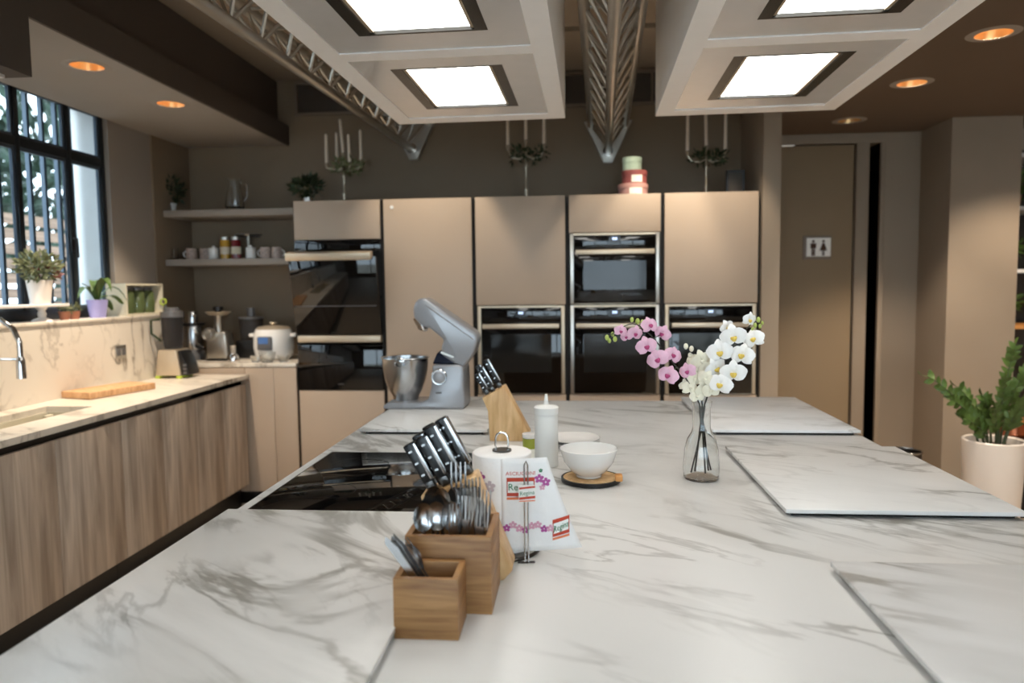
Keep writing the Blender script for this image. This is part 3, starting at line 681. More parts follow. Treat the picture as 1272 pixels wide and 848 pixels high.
ns = {'spoon': 0, 'fork': 0}
for nm, x, y, tx, ty, rz, sc in items:
    ns[nm] += 1
    if nm == 'fork' and sc > 1.05: lb = 'steel fork standing highest at the back of the taller bamboo box'
    elif nm == 'spoon' and ns[nm] == 1: lb = 'steel spoon at the front left corner of the taller bamboo box'
    else: lb = 'steel %s packed among others in the taller bamboo box' % nm
    cutlery(nm, (x, y, zb), (tx, ty), rz, lb, g2, sc*h2/.126)
g1 = 'cutlery in the small bamboo box'
for i, (x, y, ty, nm) in enumerate(((-.203, 1.106, -.62, 'table_knife'), (-.207, 1.115, -.57, 'table_knife'), (-.200, 1.125, -.60, 'table_knife'), (-.204, 1.145, -.58, 'fork'), (-.214, 1.134, -.52, 'spoon'), (-.216, 1.15, -.50, 'spoon'))):
    lb = {0: 'steel knife leaning left out of the small bamboo box, nearest the front', 1: 'steel knife lying second in the small bamboo box', 2: 'dark steel knife leaning farthest left in the small bamboo box', 3: 'fork at the back of the small bamboo box', 4: 'spoon under the knives in the small bamboo box', 5: 'spoon at the back left of the small bamboo box'}[i]
    cutlery(nm, (x, y, zb+.004), (0, ty), 0, lb, g1, (.86, .82, .84, .76, .7, .68)[i])

# ---- paper roll on a wire holder
rcx = at(625, 682, 'z', ZI); RX, RY = rcx.x, rcx.y+.0; RR = .062; RZ0 = ZI+.012; RH = .198
t = thing('towel_holder', 'wire paper towel holder with a loop on top', 'holder', (RX, RY, ZI))
obj('base_ring', MB().torus((0, 0, .004), .075, .004, 32, 8).tube([(-.075, 0, .004), (.075, 0, .004)], .003).tube([(0, -.075, .004), (0, .075, .004)], .003), 'dark_steel', t)
obj('center_rod', MB().tube([(0, 0, .004), (0, 0, RH+.012)], .006, 8), 'steel', t)
lp = [(-.013, 0, RH+.013), (-.013, 0, RH+.036)]+[(.013*-math.cos(a*PI/8), 0, RH+.038+.013*math.sin(a*PI/8)) for a in range(9)]+[(.013, 0, RH+.036), (.013, 0, RH+.013)]
obj('top_loop', MB().tube(lp, .0022, 8), 'chrome', t); obj('loop_plate', MB().lathe([(0, RH+.013), (.02, RH+.013), (.02, RH+.016), (0, RH+.016)], 20), 'dark_steel', t)
pa = at(651.5, 640, 'y', RY-.075)-Vector((RX, RY, ZI)); ax_ = pa.x
arm = [(ax_, -.078, .004), (ax_, -.074, .02), (ax_, -.070, RH-.0), (ax_+.0035, -.070, RH+.008), (ax_+.007, -.070, RH-.0), (ax_+.007, -.074, .02), (ax_+.007, -.078, .004)]
obj('spring_arm', MB().tube(arm, .0016, 8), 'steel', t)
obj('arm_foot', MB().tube([(ax_-.014, -.078, .003), (ax_+.02, -.074, .003)], .0022, 6), 'dark_steel', t)
roll = thing('paper_towel_roll', 'white printed paper towel roll with a loose sheet hanging to the right', 'paper towel', (RX, RY, RZ0))
obj('roll', MB().lathe([(.02, 0), (RR, 0), (RR, RH-.003), (RR-.003, RH), (.02, RH), (.02, 0)], 56), 'paper', roll, 50)
def rollmap(u, v, off=.0004):            # u metres along the surface from the front, v height
    a = -PI/2+u/RR; return Vector((math.cos(a)*(RR+off), math.sin(a)*(RR+off), v))
U0 = .004
def sheetmap(u, v, off=.0005):           # the sheet leaves the roll at u = U0 and runs on to the right
    if u <= U0: return rollmap(u, v, off)
    a = -PI/2+U0/RR; q = u-U0; b = rollmap(U0, v, off)
    return b+Vector((-math.sin(a), math.cos(a), 0))*q+Vector((0, 1.25*q*q+.004*math.sin(v*24+u*26)*min(1, q*12), 0))
sh = MB(); nu, nv = 14, 16; gv = []
for i in range(nu+1):
    row = []
    for j in range(nv+1):
        v = .004+(RH-.006)*j/nv; umax = .096+.070*(1-j/nv)**1.1
        row.append(sh.bm.verts.new(sheetmap(U0+(umax-U0)*i/nu, v, .0004)))
    gv.append(row)
for i in range(nu):
    for j in range(nv): sh.bm.faces.new((gv[i][j], gv[i+1][j], gv[i+1][j+1], gv[i][j+1]))
sheet = obj('loose_sheet', sh, 'paper', roll, 60)
sm = sheet.modifiers.new('thick', 'SOLIDIFY'); sm.thickness = .0006
def patch(name, fmap, u0, u1, v0, v1, m, par, off, skew=0):
    mb = MB(); n = 6; rows = [[mb.bm.verts.new(fmap(u0+(u1-u0)*i/n, v+skew*(i/n), off)) for i in range(n+1)] for v in (v0, v1)]
    for i in range(n): mb.bm.faces.new((rows[0][i], rows[0][i+1], rows[1][i+1], rows[1][i]))
    return obj(name, mb, m, par, None)
def text_on(name, body, size, fmap, u, v, m, par, off, skew=0, width=None):
    c = bpy.data.curves.new(name, 'FONT'); c.body = body; c.size = size; c.align_x = 'CENTER'; c.align_y = 'CENTER'; c.resolution_u = 2
    o = bpy.data.objects.new(name, c); COL.objects.link(o); bpy.context.view_layer.update()
    me = bpy.data.meshes.new_from_object(o); bpy.data.objects.remove(o)
    xs = [p.co.x for p in me.vertices]; k = (width/(max(xs)-min(xs))) if width else 1
    for p in me.vertices: p.co = fmap(u+p.co.x*k, v+p.co.y+skew*p.co.x, off)
    me.materials.clear(); me.materials.append(M[m]); ob = bpy.data.objects.new(name, me); COL.objects.link(ob); ob.parent = par; return ob
rp = bpy.data.objects['roll'] if 'roll' in bpy.data.objects else None
rp = [c for c in kids(roll) if c.name.startswith('roll')][0]
def logo(fmap, u, v, w, hgt, par, top=None, off=.0006, skew=0):
    if top: text_on('lettering', top, .0105, fmap, u, v+hgt*.5+.008, 'print_red', par, off, skew, w*1.05)
    patch('logo_print', fmap, u-w/2, u+w/2, v-hgt/2, v+hgt/2, 'print_red', par, off, skew*w)
    patch('logo_print', fmap, u-w/2+.002, u+w/2-.002, v-hgt*.30, v+hgt*.30, 'print_white', par, off*2, skew*w)
    patch('logo_print', fmap, u-w/2, u+w/2, v-hgt/2-.007, v-hgt/2-.002, 'print_orange', par, off, skew*w)
    text_on('lettering', 'Regina', hgt*.52, fmap, u, v+skew*w*.5, 'print_green', par, off*3, skew, w*.88)
def flower(fmap, u, v, r, m, par, off=.0006):
    for k in range(5):
        a = k*2*PI/5+.3; mb = MB(); cu, cv = u+math.cos(a)*r*.6, v+math.sin(a)*r*.6
        mb.poly([fmap(cu+math.cos(b)*r*(.5 if abs(math.cos(b-a)) > .5 else .32), cv+math.sin(b)*r*.42, off) for b in [i*PI/4 for i in range(8)]]); obj('flower_print', mb, m, par, None)
logo(sheetmap, .043, .139, .056, .038, sheet, 'ASCIUGONI', .0014)
for u, v, m in ((-.042, RH*.78, 'print_purple'), (-.055, RH*.70, 'print_green'), (-.036, RH*.62, 'print_grey'), (-.02, RH*.7, 'print_grey')): flower(rollmap, u, v, .012, m, rp)
for k in range(5): flower(rollmap, -.055+k*.013, .052+.006*math.sin(k*2.1), .0075, ('print_purple', 'print_pink', 'print_grey')[k % 3], rp)
for u, v, r, m in ((.080, RH*.78, .009, 'print_purple'), (.093, RH*.74, .009, 'print_purple'), (.086, RH*.69, .006, 'print_pink'), (.083, RH*.86, .004, 'print_green')): flower(sheetmap, u, v, r, m, sheet, .0014)
for k in range(8): flower(sheetmap, .014+k*.0125, .055+.006*math.sin(k*1.7), .0078, ('print_purple', 'print_pink', 'print_pink')[k % 3], sheet, .0014)
logo(sheetmap, .123, .050, .034, .036, sheet, None, .0014, .22)
# hanging tag on the wire arm
t_ = thing('brand_tag', 'small red and white tag clipped to the towel holder wire', 'tag', (RX+ax_+.006, RY-.0775, RZ0+RH*.66))
def tagmap(u, v, off=0): return Vector((u, -.0006-off, v))
boxo('card', (-.017, 0, -.017), (.017, .0012, .017), 'print_white', t_)
c_ = [c for c in kids(t_)][0]
patch('logo_print', tagmap, -.016, .016, -.013, -.008, 'print_red', c_, 0, .004); patch('logo_print', tagmap, -.016, .016, .008, .012, 'print_red', c_, 0, .004); patch('logo_print', tagmap, -.016, .016, -.0168, -.0145, 'print_orange', c_, 0, .002)
text_on('lettering', 'Regina', .012, tagmap, 0, .001, 'print_green', c_, .0003, .12, .029)

# ---- squeeze bottle, plates, bowl, board
p = at(679, 578, 'z', ZI)
t = thing('squeeze_bottle', 'translucent white squeeze bottle with a thin nozzle', 'bottle', (p.x, p.y, ZI))
obj('body', MB().lathe([(0, 0), (.033, 0), (.036, .004), (.036, .155), (.033, .165), (0, .165)], 28), 'milk_plastic', t)
obj('cap', MB().lathe([(.037, .162), (.038, .182), (.034, .186), (.010, .19), (.007, .198), (.004, .222), (0, .223)], 28), 'milk_plastic', t)
p = at(660, 556, 'z', ZI)
t = thing('oil_cruet', 'small olive green glass cruet behind the paper roll', 'bottle', (p.x-.005, p.y, ZI))
obj('body', MB().lathe([(0, 0), (.024, 0), (.025, .03), (.024, .034)], 20), 'olive', t); obj('collar', MB().lathe([(.0235, .035), (.026, .038), (.026, .05), (0, .052)], 20), 'ceramic', t)
p = at(712, 553, 'z', ZI)
for k in range(2):
    t = thing('dinner_plate', ('white plate, lower of the two stacked behind the bowl', 'white shallow dish, upper of the two stacked behind the bowl')[k], 'plate', (p.x, p.y, ZI+.012*k), 0, 'white plates')
    obj('dish', MB().lathe([(0, .001), (.05, .001), (.055, .004), (.092, .016), (.093, .018), (.088, .018), (.052, .0075), (0, .006)], 40), 'ceramic', t)
p = at(734, 597, 'z', ZI); BX, BY = p.x, p.y
t = thing('round_trivet', 'round wooden trivet with a dark rim under the white bowl', 'trivet', (BX, BY, ZI))
obj('disc', MB().lathe([(0, .004), (.078, .004), (.078, .012), (0, .012)], 40), 'block_wood', t); obj('rim', MB().lathe([(.079, 0), (.084, .002), (.084, .012), (.079, .013), (.079, 0)], 40), 'black_plastic', t)
boxo('handle_peg', (.066, -.055, .0125), (.086, -.025, .03), 'orange_wood', t, .003)
t = thing('white_bowl', 'large white ceramic bowl on the round trivet', 'bowl', (BX-.006, BY+.005, ZI+.0132))
obj('bowl_shell', MB().lathe([(0, 0), (.036, 0), (.037, .006), (.05, .016), (.07, .042), (.082, .08), (.080, .081), (.067, .045), (.046, .02), (0, .011)], 44), 'ceramic', t)

# ---- vase and orchids
p = at(871, 594, 'z', ZI); VX, VY = p.x, p.y
t = thing('glass_vase', 'clear bottle shaped glass vase holding orchid stems', 'vase', (VX, VY, ZI))
vp = [(0, 0), (.046, 0), (.050, .006), (.051, .03), (.048, .085), (.04, .115), (.028, .135), (.025, .15), (.0255, .2), (.029, .222), (.0275, .222), (.0235, .2), (.0232, .15), (.026, .135), (.038, .115), (.046, .085), (.0485, .03), (.0465, .007), (0, .006)]
obj('glass_body', MB().lathe(vp, 40), 'glass', t, 60)
def orchid_mesh(r):
    mb = MB()
    for k, (a, ln, wd) in enumerate(((90, 1.0, .78), (90+128, .95, .74), (90-128, .95, .74), (8, 1.05, 1.3), (172, 1.05, 1.3))):
        a = math.radians(a); d = Vector((math.cos(a), 0, math.sin(a))); s = Vector((-math.sin(a), 0, math.cos(a))); n = 5; prev = None
        for i in range(n+1):
            tt = i/n; hw = r*wd*.5*math.sin(PI*min(1, .12+tt*.86))**.7; y = -.02*r-(.18*r)*math.sin(tt*PI)+(.10*r*tt if k > 2 else .25*r*tt)
            c = d*r*ln*tt; cur = [mb.bm.verts.new(c+s*hw+Vector((0, y+.06*r, 0))), mb.bm.verts.new(c+Vector((0, y-.03*r, 0))), mb.bm.verts.new(c-s*hw+Vector((0, y+.06*r, 0)))]
            if prev:
                for j in range(2): mb.bm.faces.new((prev[j], prev[j+1], cur[j+1], cur[j]))
            prev = cur
    return mb
def lip_mesh(r):
    mb = MB(); mb.ball((0, -.26*r, -.12*r), .2*r, (1, .7, 1.1), 8, 6); mb.ball((.16*r, -.22*r, -.05*r), .11*r, (1, .6, 1.3), 6, 5); mb.ball((-.16*r, -.22*r, -.05*r), .11*r, (1, .6, 1.3), 6, 5); return mb
def bud_mesh(r): return MB().ball((0, 0, 0), r, (.8, .8, 1.1), 8, 6)
def mk(nm, mb, m):
    o = obj(nm, mb, m, None, 70); me = o.data; bpy.data.objects.remove(o); return me
BL = {c: mk('blossom', orchid_mesh(.031), 'petal_'+c) for c in ('pink', 'white', 'cream')}
LP = {'pink': mk('lip', lip_mesh(.031), 'lip_magenta'), 'white': mk('lip', lip_mesh(.031), 'lip_yellow'), 'cream': mk('lip', lip_mesh(.026), 'petal_cream')}
BU = mk('bud', bud_mesh(.0075), 'bud'); BUW = mk('bud', bud_mesh(.009), 'petal_cream')
ro = random.Random(5)
def V_(px, py, y): 
    q = at(px, py, 'y', VY+y); return Vector((q.x-VX, q.y-VY, q.z-ZI))
def spray(label, col, stem, foot, flowers, buds, budm):
    t = thing('orchid_spray', label, 'flower', (VX, VY, ZI), 0, 'orchid sprays in the vase')
    pts = [Vector(foot)]+[V_(x, y, d) for x, y, d in stem]
    # smooth the stem
    sm_ = []
    for i in range(len(pts)-1):
        p0, p1, p2, p3 = pts[max(i-1, 0)], pts[i], pts[i+1], pts[min(i+2, len(pts)-1)]
        for k in range(6):
            u = k/6; sm_.append(.5*((2*p1)+(p2-p0)*u+(2*p0-5*p1+4*p2-p3)*u*u+(3*p1-p0-3*p2+p3)*u**3))
    sm_.append(pts[-1])
    obj('stem', MB().tube(sm_, [.0026-.0012*i/len(sm_) for i in range(len(sm_))], 6), 'stem_dark', t)
    def near(v): return min(sm_[6:], key=lambda q: (q-v).length)
    for x, y, sc, d in flowers:
        b = bpy.data.objects.new('blossom', BL[col]); COL.objects.link(b); b.parent = t; b.location = V_(x, y, d); b.scale = (sc*(1.0 if col == 'pink' else 1.15),)*3
        b.rotation_euler = (ro.uniform(-.3, .3), ro.uniform(-.5, .5), ro.uniform(-.55, .55))
        l = bpy.data.objects.new('lip', LP[col]); COL.objects.link(l); l.parent = b
        obj('pedicel', MB().tube([near(b.location), b.location+Vector((0, .004, 0))], .0012, 5), 'stem', t)
    for x, y, sc in buds:
        b = bpy.data.objects.new('bud', budm); COL.objects.link(b); b.parent = t; b.location = V_(x, y, ro.uniform(-.01, .01)); b.scale = (sc,)*3
        obj('pedicel', MB().tube([near(b.location), b.location], .001, 5), 'stem', t)
spray('spray of pink orchids arching to the left in the glass vase', 'pink', [(873, 522, 0), (868, 500, 0), (852, 470, -.01), (834, 448, -.015), (808, 416, -.01), (786, 402, 0), (762, 413, 0)], (.022, .01, .02),
      [(771, 411, .62, -.02), (789, 414, .75, -.025), (807, 404, .85, -.01), (823, 414, .8, .0), (803, 430, .95, -.03), (817, 446, 1.0, -.035), (836, 441, .85, -.02), (830, 466, .95, -.04), (854, 461, .8, -.035), (778, 418, .55, -.01)],
      [(754, 419, 1), (761, 415, .9), (764, 421, 1), (757, 423, .9), (785, 397, .9), (792, 399, 1.1), (798, 400, 1)], BU)
spray('spray of large white orchids arching to the right in the glass vase', 'white', [(871, 522, 0), (876, 500, 0), (890, 465, 0), (905, 440, 0), (922, 415, 0), (934, 402, 0), (944, 398, 0)], (-.018, .0, .02),
      [(931, 397, .62, -.01), (911, 418, 1.0, -.03), (936, 421, .85, -.02), (922, 441, .95, -.035), (894, 437, 1.0, -.02), (911, 463, 1.0, -.045), (895, 477, .95, -.04), (889, 457, .9, -.01), (903, 406, .6, .0)],
      [(942, 397, 1), (944, 405, .8), (938, 404, .9), (947, 401, .7), (935, 409, .8)], BU)
spray('short spray of cream orchids in the middle of the vase', 'cream', [(872, 522, .004), (872, 500, .006), (868, 475, .01), (862, 450, .015), (856, 432, .02)], (.008, -.02, .02),
      [(871, 447, .85, .0), (880, 460, .85, .0), (862, 470, .75, .0), (857, 482, .7, -.01), (874, 482, .8, -.005), (866, 492, .6, -.012), (850, 478, .5, .0), (883, 485, .7, -.02), (861, 447, .55, .01), (877, 470, .7, -.02), (868, 460, .7, .015)],
      [(852, 430, .9), (859, 433, .9), (857, 441, .8)], BUW)
for k, f in enumerate(((.03, .016, .02), (-.03, -.01, .02))):
    t = thing('cut_stem', ('loose dark flower stem at the right inside the vase', 'loose dark flower stem at the left inside the vase')[k], 'stem', (VX, VY, ZI), 0, 'loose stems in the vase')
    obj('stalk', MB().tube([f, (0, .003*k, .14), (-.25*f[0], -.006, .21)], .0022, 6), 'stem_dark', t)

# ------------------------------------------------------------------ appliances in the back corner
def spot_on(px, py, z): return at(px, py, 'z', z)
p = spot_on(214, 464, ZW)
t = thing('jug_blender', 'jug blender with a smoked jar and lime green feet on the sink worktop', 'blender', (-2.60, 4.50, ZW))
obj('motor_base', MB().prism([(-.085, .018), (.085, .018), (.06, .185), (-.06, .185)], -.08, .08, .006), 'champagne', t)
obj('dark_side', MB().prism([(.087, .02), (.135, .02), (.12, .09), (.085, .17), (.064, .18)], -.07, .07, .005), 'black_plastic', t)
for x in (-.07, .07): obj('foot', MB().box((x-.016, -.082, 0), (x+.016, .07, .017), .003), 'lime', t)
for k in range(3): obj('button', MB().box((.10, -.078, .03+.025*k), (.125, -.0705, .042+.025*k), .002), 'grey_plastic', t)
jr = [(.055, .0), (.058, .02), (.066, .08), (.07, .2), (.066, .2), (.054, .02), (.05, .006)]
obj('jar', MB().lathe([(r, z+.19) for r, z in jr], 8), 'smoked_plastic', t, 20)
obj('lid', MB().lathe([(0, .455), (.045, .455), (.05, .43), (.071, .428), (.073, .392), (0, .392)], 10), 'grey_plastic', t)
obj('jar_handle', MB().tube([(-.060, -.04, .38), (-.10, -.075, .375), (-.10, -.075, .29), (-.057, -.04, .24)], .008, 8), 'leaf_dark', t)
# scissors with lime ring behind the blender
t = thing('green_scissors', 'lime ringed scissors standing behind the blender', 'scissors', (-2.66, 4.6, ZW))
obj('ring_handle', MB().torus((-.055, 0, .49), .02, .005, 18, 6, 'y'), 'lime', t); obj('blade', MB().tube([(-.045, 0, .472), (.0, 0, .38), (.0, 0, .0)], [.006, .005, .003]), 'steel', t)

YA = 4.92
def on_counter(px): return at(px, 448, 'y', YA).x
x = on_counter(241)
t = thing('juicer', 'polished steel juicer with a dark base between blender and grinder', 'juicer', (x, YA, ZBK))
obj('base', MB().lathe([(0, 0), (.078, 0), (.08, .05), (.07, .075), (0, .075)], 24), 'grey_plastic', t); obj('body', MB().lathe([(.07, .076), (.075, .12), (.07, .22), (.066, .24), (0, .24)], 24), 'steel', t)
obj('band', MB().lathe([(.068, .241), (.085, .245), (.085, .262), (0, .262)], 24), 'black_plastic', t); obj('feed_tube', MB().lathe([(0, .263), (.042, .263), (.042, .33), (.038, .345), (0, .345)], 20), 'chrome', t)
obj('spout', MB().tube([(.06, -.05, .1), (.13, -.09, .085)], [.02, .014], 10), 'black_plastic', t)
x = on_counter(276)
t = thing('meat_grinder', 'silver meat grinder with a round tray on a tall neck', 'grinder', (x, YA-.03, ZBK))
obj('body', MB().prism([(-.07, .012), (.085, .012), (.08, .15), (.07, .20), (-.055, .20), (-.065, .14)], -.06, .06, .012, 3), 'aluminium', t); obj('foot_plate', MB().box((-.072, -.062, 0), (.088, .062, .011), .003), 'black_plastic', t)
obj('grinder_head', MB().lathe([(0, 0), (.045, 0), (.048, .02), (.04, .05), (0, .05)], 20).xf(Matrix.Translation((-.03, -.061, .185)) @ Matrix.Rotation(PI/2, 4, 'X')), 'aluminium', t)
obj('head_ring', MB().torus((-.03, -.112, .185), .032, .006, 20, 6, 'y'), 'steel', t)
obj('neck', MB().lathe([(.026, .2), (.024, .3), (.03, .315)], 16), 'aluminium', t); obj('tray', MB().lathe([(0, .316), (.06, .316), (.085, .335), (.088, .338), (.083, .34), (.058, .322), (0, .322)], 24), 'champagne', t)
obj('pusher', MB().lathe([(0, .323), (.022, .323), (.022, .35), (.036, .352), (.034, .375), (0, .38)], 18), 'black_plastic', t)
x = on_counter(303)
t = thing('food_processor', 'dark grey food processor standing behind the grinder', 'food processor', (x, YA+.14, ZBK))
obj('base', MB().box((-.09, -.08, 0), (.09, .08, .13), .015), 'black_plastic', t); obj('bowl', MB().lathe([(0, .131), (.075, .131), (.085, .27), (.082, .28), (0, .28)], 22), 'smoked_plastic', t); obj('lid', MB().lathe([(0, .281), (.088, .281), (.088, .295), (.03, .3), (.03, .36), (0, .36)], 20), 'grey_plastic', t)
x = on_counter(300)
t = thing('grinder_fitting', 'chrome grinder fitting lying in front of the food processor', 'fitting', (x, YA-.12, ZBK))
obj('disc', MB().lathe([(0, 0), (.04, 0), (.043, .03), (.03, .05), (0, .05)], 18), 'chrome', t); obj('tube', MB().lathe([(.018, .05), (.02, .10), (.024, .11), (0, .11)], 14), 'chrome', t)
x = on_counter(341)
t = thing('multicooker', 'white multicooker with a blue display and side handles', 'cooker', (x, YA-.0, ZBK))
obj('pot_body', MB().lathe([(0, 0), (.10, 0), (.125, .02), (.138, .09), (.135, .18), (.12, .215), (0, .215)], 36), 'ceramic', t)
obj('lid', MB().lathe([(.121, .216), (.10, .232), (.04, .24), (0, .241)], 30), 'champagne', t); obj('lid_knob', MB().lathe([(0, .242), (.012, .242), (.014, .25), (.03, .256), (.026, .262), (0, .264)], 16), 'champagne', t)
for s in (-1, 1): obj('side_handle', MB().box((s*.128, -.03, .16), (s*.168, .03, .185), .006), 'ceramic', t)
obj('control_bezel', MB().box((-.06, -.146, .075), (.045, -.125, .17), .01), 'grey_plastic', t); obj('display', MB().box((-.048, -.1485, .12), (.02, -.1465, .163), .0005), 'blue_display', t)
for k, px in enumerate((318, 332, 352)):
    q = at(px, 448, 'y', YA-.205)
    t = thing('glass_dish', ('small clear glass dish left of the multicooker front', 'fluted clear glass dish before the multicooker display', 'clear glass dish before the multicooker, nearest the oven tower')[k], 'dish', (q.x, q.y, ZBK), 0, 'clear glass dishes')
    s = (.8, 1.15, .8)[k]
    obj('glass_body', MB().lathe([(0, .002), (.03*s, .002), (.036*s, .01), (.05*s, .06*s), (.047*s, .06*s), (.03*s, .012), (0, .009)], 14), 'glass', t, 20)

# ---- shelf things
YS = 5.03
def shx(px, z): return at(px, 320 if z < 1.9 else 258, 'y', YS).x
def potplant(name, loc, potr, poth, potm, label, leafm, rad, n, size, cz, seed, group=None):
    t = thing(name, label, 'plant', loc, 0, group)
    obj('pot', MB().lathe([(0, 0), (potr*.74, 0), (potr, poth), (potr*.9, poth), (potr*.84, poth*.86), (0, poth*.86)], 24), potm, t)
    obj('soil', MB().lathe([(0, poth*.9), (potr*.86, poth*.9)], 16), 'soil', t)
    rr = random.Random(seed)
    tag(obj('foliage', MB().leaves((0, 0, poth+cz), rad, n, size, rr), leafm, t, None), None, None, None, 'stuff')
    st = MB()
    for k in range(5): st.tube([(0, 0, poth*.9), (rad[0]*.5*math.cos(k*1.3), rad[1]*.5*math.sin(k*1.3), poth+cz)], .0025, 5)
    obj('stems', st, 'stem', t); return t
potplant('potted_plant', (shx(212, 2.1), YS, ZS1), .042, .065, 'ceramic', 'small dark leafy plant in a white pot on the upper shelf', 'leaf_dark', (.085, .08, .085), 150, .05, .09, 1)
potplant('potted_plant', (-1.80, 4.86, TOP), .036, .075, 'aluminium', 'bushy plant in a silver pot on top of the oven tower', 'leaf_dark', (.09, .08, .06), 170, .055, .05, 2)
t = thing('glass_jug', 'clear glass jug with a handle on the upper shelf', 'jug', (shx(292, 2.1), YS, ZS1))
obj('glass_body', MB().lathe([(0, .002), (.055, .002), (.066, .03), (.06, .1), (.042, .16), (.04, .2), (.05, .225), (.047, .225), (.037, .2), (.039, .16), (.056, .1), (.06, .03), (0, .01)], 28), 'glass', t, 60)
obj('jug_handle', MB().tube([(.043, 0, .2), (.09, 0, .18), (.095, 0, .11), (.062, 0, .06)], .006, 8), 'glass', t)
def mug(px, label, r=.036, h=.082, d=1, y=YS):
    t = thing('mug', label, 'mug', (shx(px, 1.7), y, ZS2), 0, 'patterned mugs')
    obj('cup', MB().lathe([(0, 0), (r*.9, 0), (r, .006), (r, h), (r-.004, h), (r-.005, .008), (0, .007)], 24), 'mug_pattern', t)
    obj('mug_handle', MB().torus((d*r, 0, h*.5), .022, .005, 16, 6, 'y'), 'ceramic', t)
mug(238, 'pale patterned mug with its handle to the left, leftmost on the lower shelf', d=-1); mug(252, 'patterned mug beside the left white jar on the lower shelf', d=1, y=YS+.03)
mug(330, 'patterned mug right of the right white jar', d=-1); mug(344, 'patterned mug at the right end of the lower shelf', d=1)
for px, l in ((268, 'left one of two white lidded jars on the lower shelf'), (314, 'right one of two white lidded jars on the lower shelf')):
    t = thing('lidded_jar', l, 'jar', (shx(px, 1.7), YS-.03, ZS2), 0, 'white lidded jars')
    obj('jar_body', MB().lathe([(0, 0), (.032, 0), (.034, .01), (.034, .07), (0, .07)], 22), 'ceramic', t); obj('lid', MB().lathe([(0, .071), (.036, .071), (.035, .08), (.012, .084), (.01, .095), (0, .096)], 22), 'ceramic', t)
for px, m, l in ((283.5, 'jam_yellow', 'tall jar of yellow preserve on the lower shelf'), (297, 'jam_red', 'tall jar of dark red preserve on the lower shelf')):
    t = thing('preserve_jar', l, 'jar', (shx(px, 1.7), YS-.04, ZS2), 0, 'preserve jars')
    obj('jar_body', MB().lathe([(0, 0), (.033, 0), (.034, .008), (.034, .12), (.03, .135), (0, .135)], 22), m, t); obj('lid', MB().lathe([(0, .136), (.032, .136), (.032, .155), (0, .156)], 22), 'aluminium', t)
    obj('paper_label', MB().lathe([(.0345, .035), (.0345, .085)], 22), 'cream_box', t)
t = thing('cake_stand', 'steel cake stand behind the preserve jars on the lower shelf', 'stand', (shx(300, 1.7), YS+.12, ZS2))
obj('foot', MB().lathe([(0, 0), (.05, 0), (.045, .008), (.01, .02), (.01, .17)], 20), 'aluminium', t); obj('plate', MB().lathe([(0, .171), (.09, .171), (.095, .182), (.09, .184), (0, .178)], 28), 'aluminium', t)
t = thing('drinking_glass', 'small clear drinking glass at the left end of the lower shelf', 'glass', (shx(216, 1.7), YS, ZS2)); obj('glass_body', MB().lathe([(0, .002), (.026, .002), (.032, .085), (.030, .085), (.024, .008), (0, .008)], 20), 'glass', t, 60)

# ---- on the window ledge
ZL = 1.31
def lx(px, py=390): return at(px, py, 'x', -2.79)
q = lx(38)
t = thing('ledge_stand', 'white low stand carrying a plant on the window ledge', 'stand', (-2.79, 3.50, ZL))
boxo('top_board', (-.07, -.33, .075), (.07, .21, .09), 'white_paint', t, .003); obj('leg', MB().lathe([(0, 0), (.05, 0), (.045, .008), (.018, .02), (.022, .04), (.016, .055), (.03, .074)], 20, (0, .09, 0)), 'white_paint', t)
obj('leg', MB().lathe([(0, 0), (.05, 0), (.045, .008), (.018, .02), (.022, .04), (.016, .055), (.03, .074)], 20, (0, -.26, 0)), 'white_paint', t)
t = potplant('potted_plant', (-2.79, 3.585, ZL+.0905), .062, .125, 'planter_white', 'green and red leafed plant in a white pot on the ledge stand', 'leaf_pale', (.085, .12, .075), 460, .034, .07, 4)
tag(obj('red_foliage', MB().leaves((.0, .05, .165), (.05, .05, .04), 50, .05, random.Random(8)), 'leaf_red', t, None), None, None, None, 'stuff')
for k, y in enumerate((3.76, 3.84)):
    potplant('succulent', (-2.79, y, ZL), .03, .045, 'terracotta', ('tiny succulent in a terracotta pot, the left one on the ledge', 'tiny succulent in a terracotta pot, the right one on the ledge')[k], 'leaf_pale', (.028, .028, .022), 40, .026, .012, 20+k, 'terracotta succulents')
t = thing('potted_orchid', 'leafy orchid plant in a lavender pot on the window ledge', 'plant', (-2.79, 4.04, ZL))
obj('pot', MB().lathe([(0, 0), (.042, 0), (.058, .105), (.053, .105), (.048, .09), (0, .09)], 26), 'lavender', t); obj('soil', MB().lathe([(0, .094), (.049, .094)], 16), 'soil', t)
for k, (a, ln, rise) in enumerate(((10, .22, .04), (60, .16, .07), (-30, .20, .02), (150, .10, .09), (210, .14, .07), (100, .12, .1))):
    a = math.radians(a); d = Vector((math.cos(a)*.35, math.sin(a)+.35*math.cos(a), 0)).normalized(); d = Vector((math.sin(a)*.5+.1, math.cos(a), 0)).normalized()
    sd = Vector((-d.y, d.x, 0)); mb = MB(); prev = None
    for i in range(8):
        tt = i/7; c = Vector((0, 0, .092))+d*ln*tt+Vector((0, 0, rise*1.6*math.sin(tt*PI*.75)-.10*tt*tt*(ln/.2))); hw = .026*math.sin(PI*min(1, .1+.9*tt))**.7
        cur = [mb.bm.verts.new(c+sd*hw+Vector((0, 0, .006))), mb.bm.verts.new(c), mb.bm.verts.new(c-sd*hw+Vector((0, 0, .006)))]
        if prev:
            for j in range(2): mb.bm.faces.new((prev[j], prev[j+1], cur[j+1], cur[j]))
        prev = cur
    obj('leaf', mb, 'leaf', t, 60)
obj('flower_stalk', MB().tube([(0, 0, .092), (-.01, -.05, .18), (-.01, -.11, .2)], .003, 6), 'stem', t)
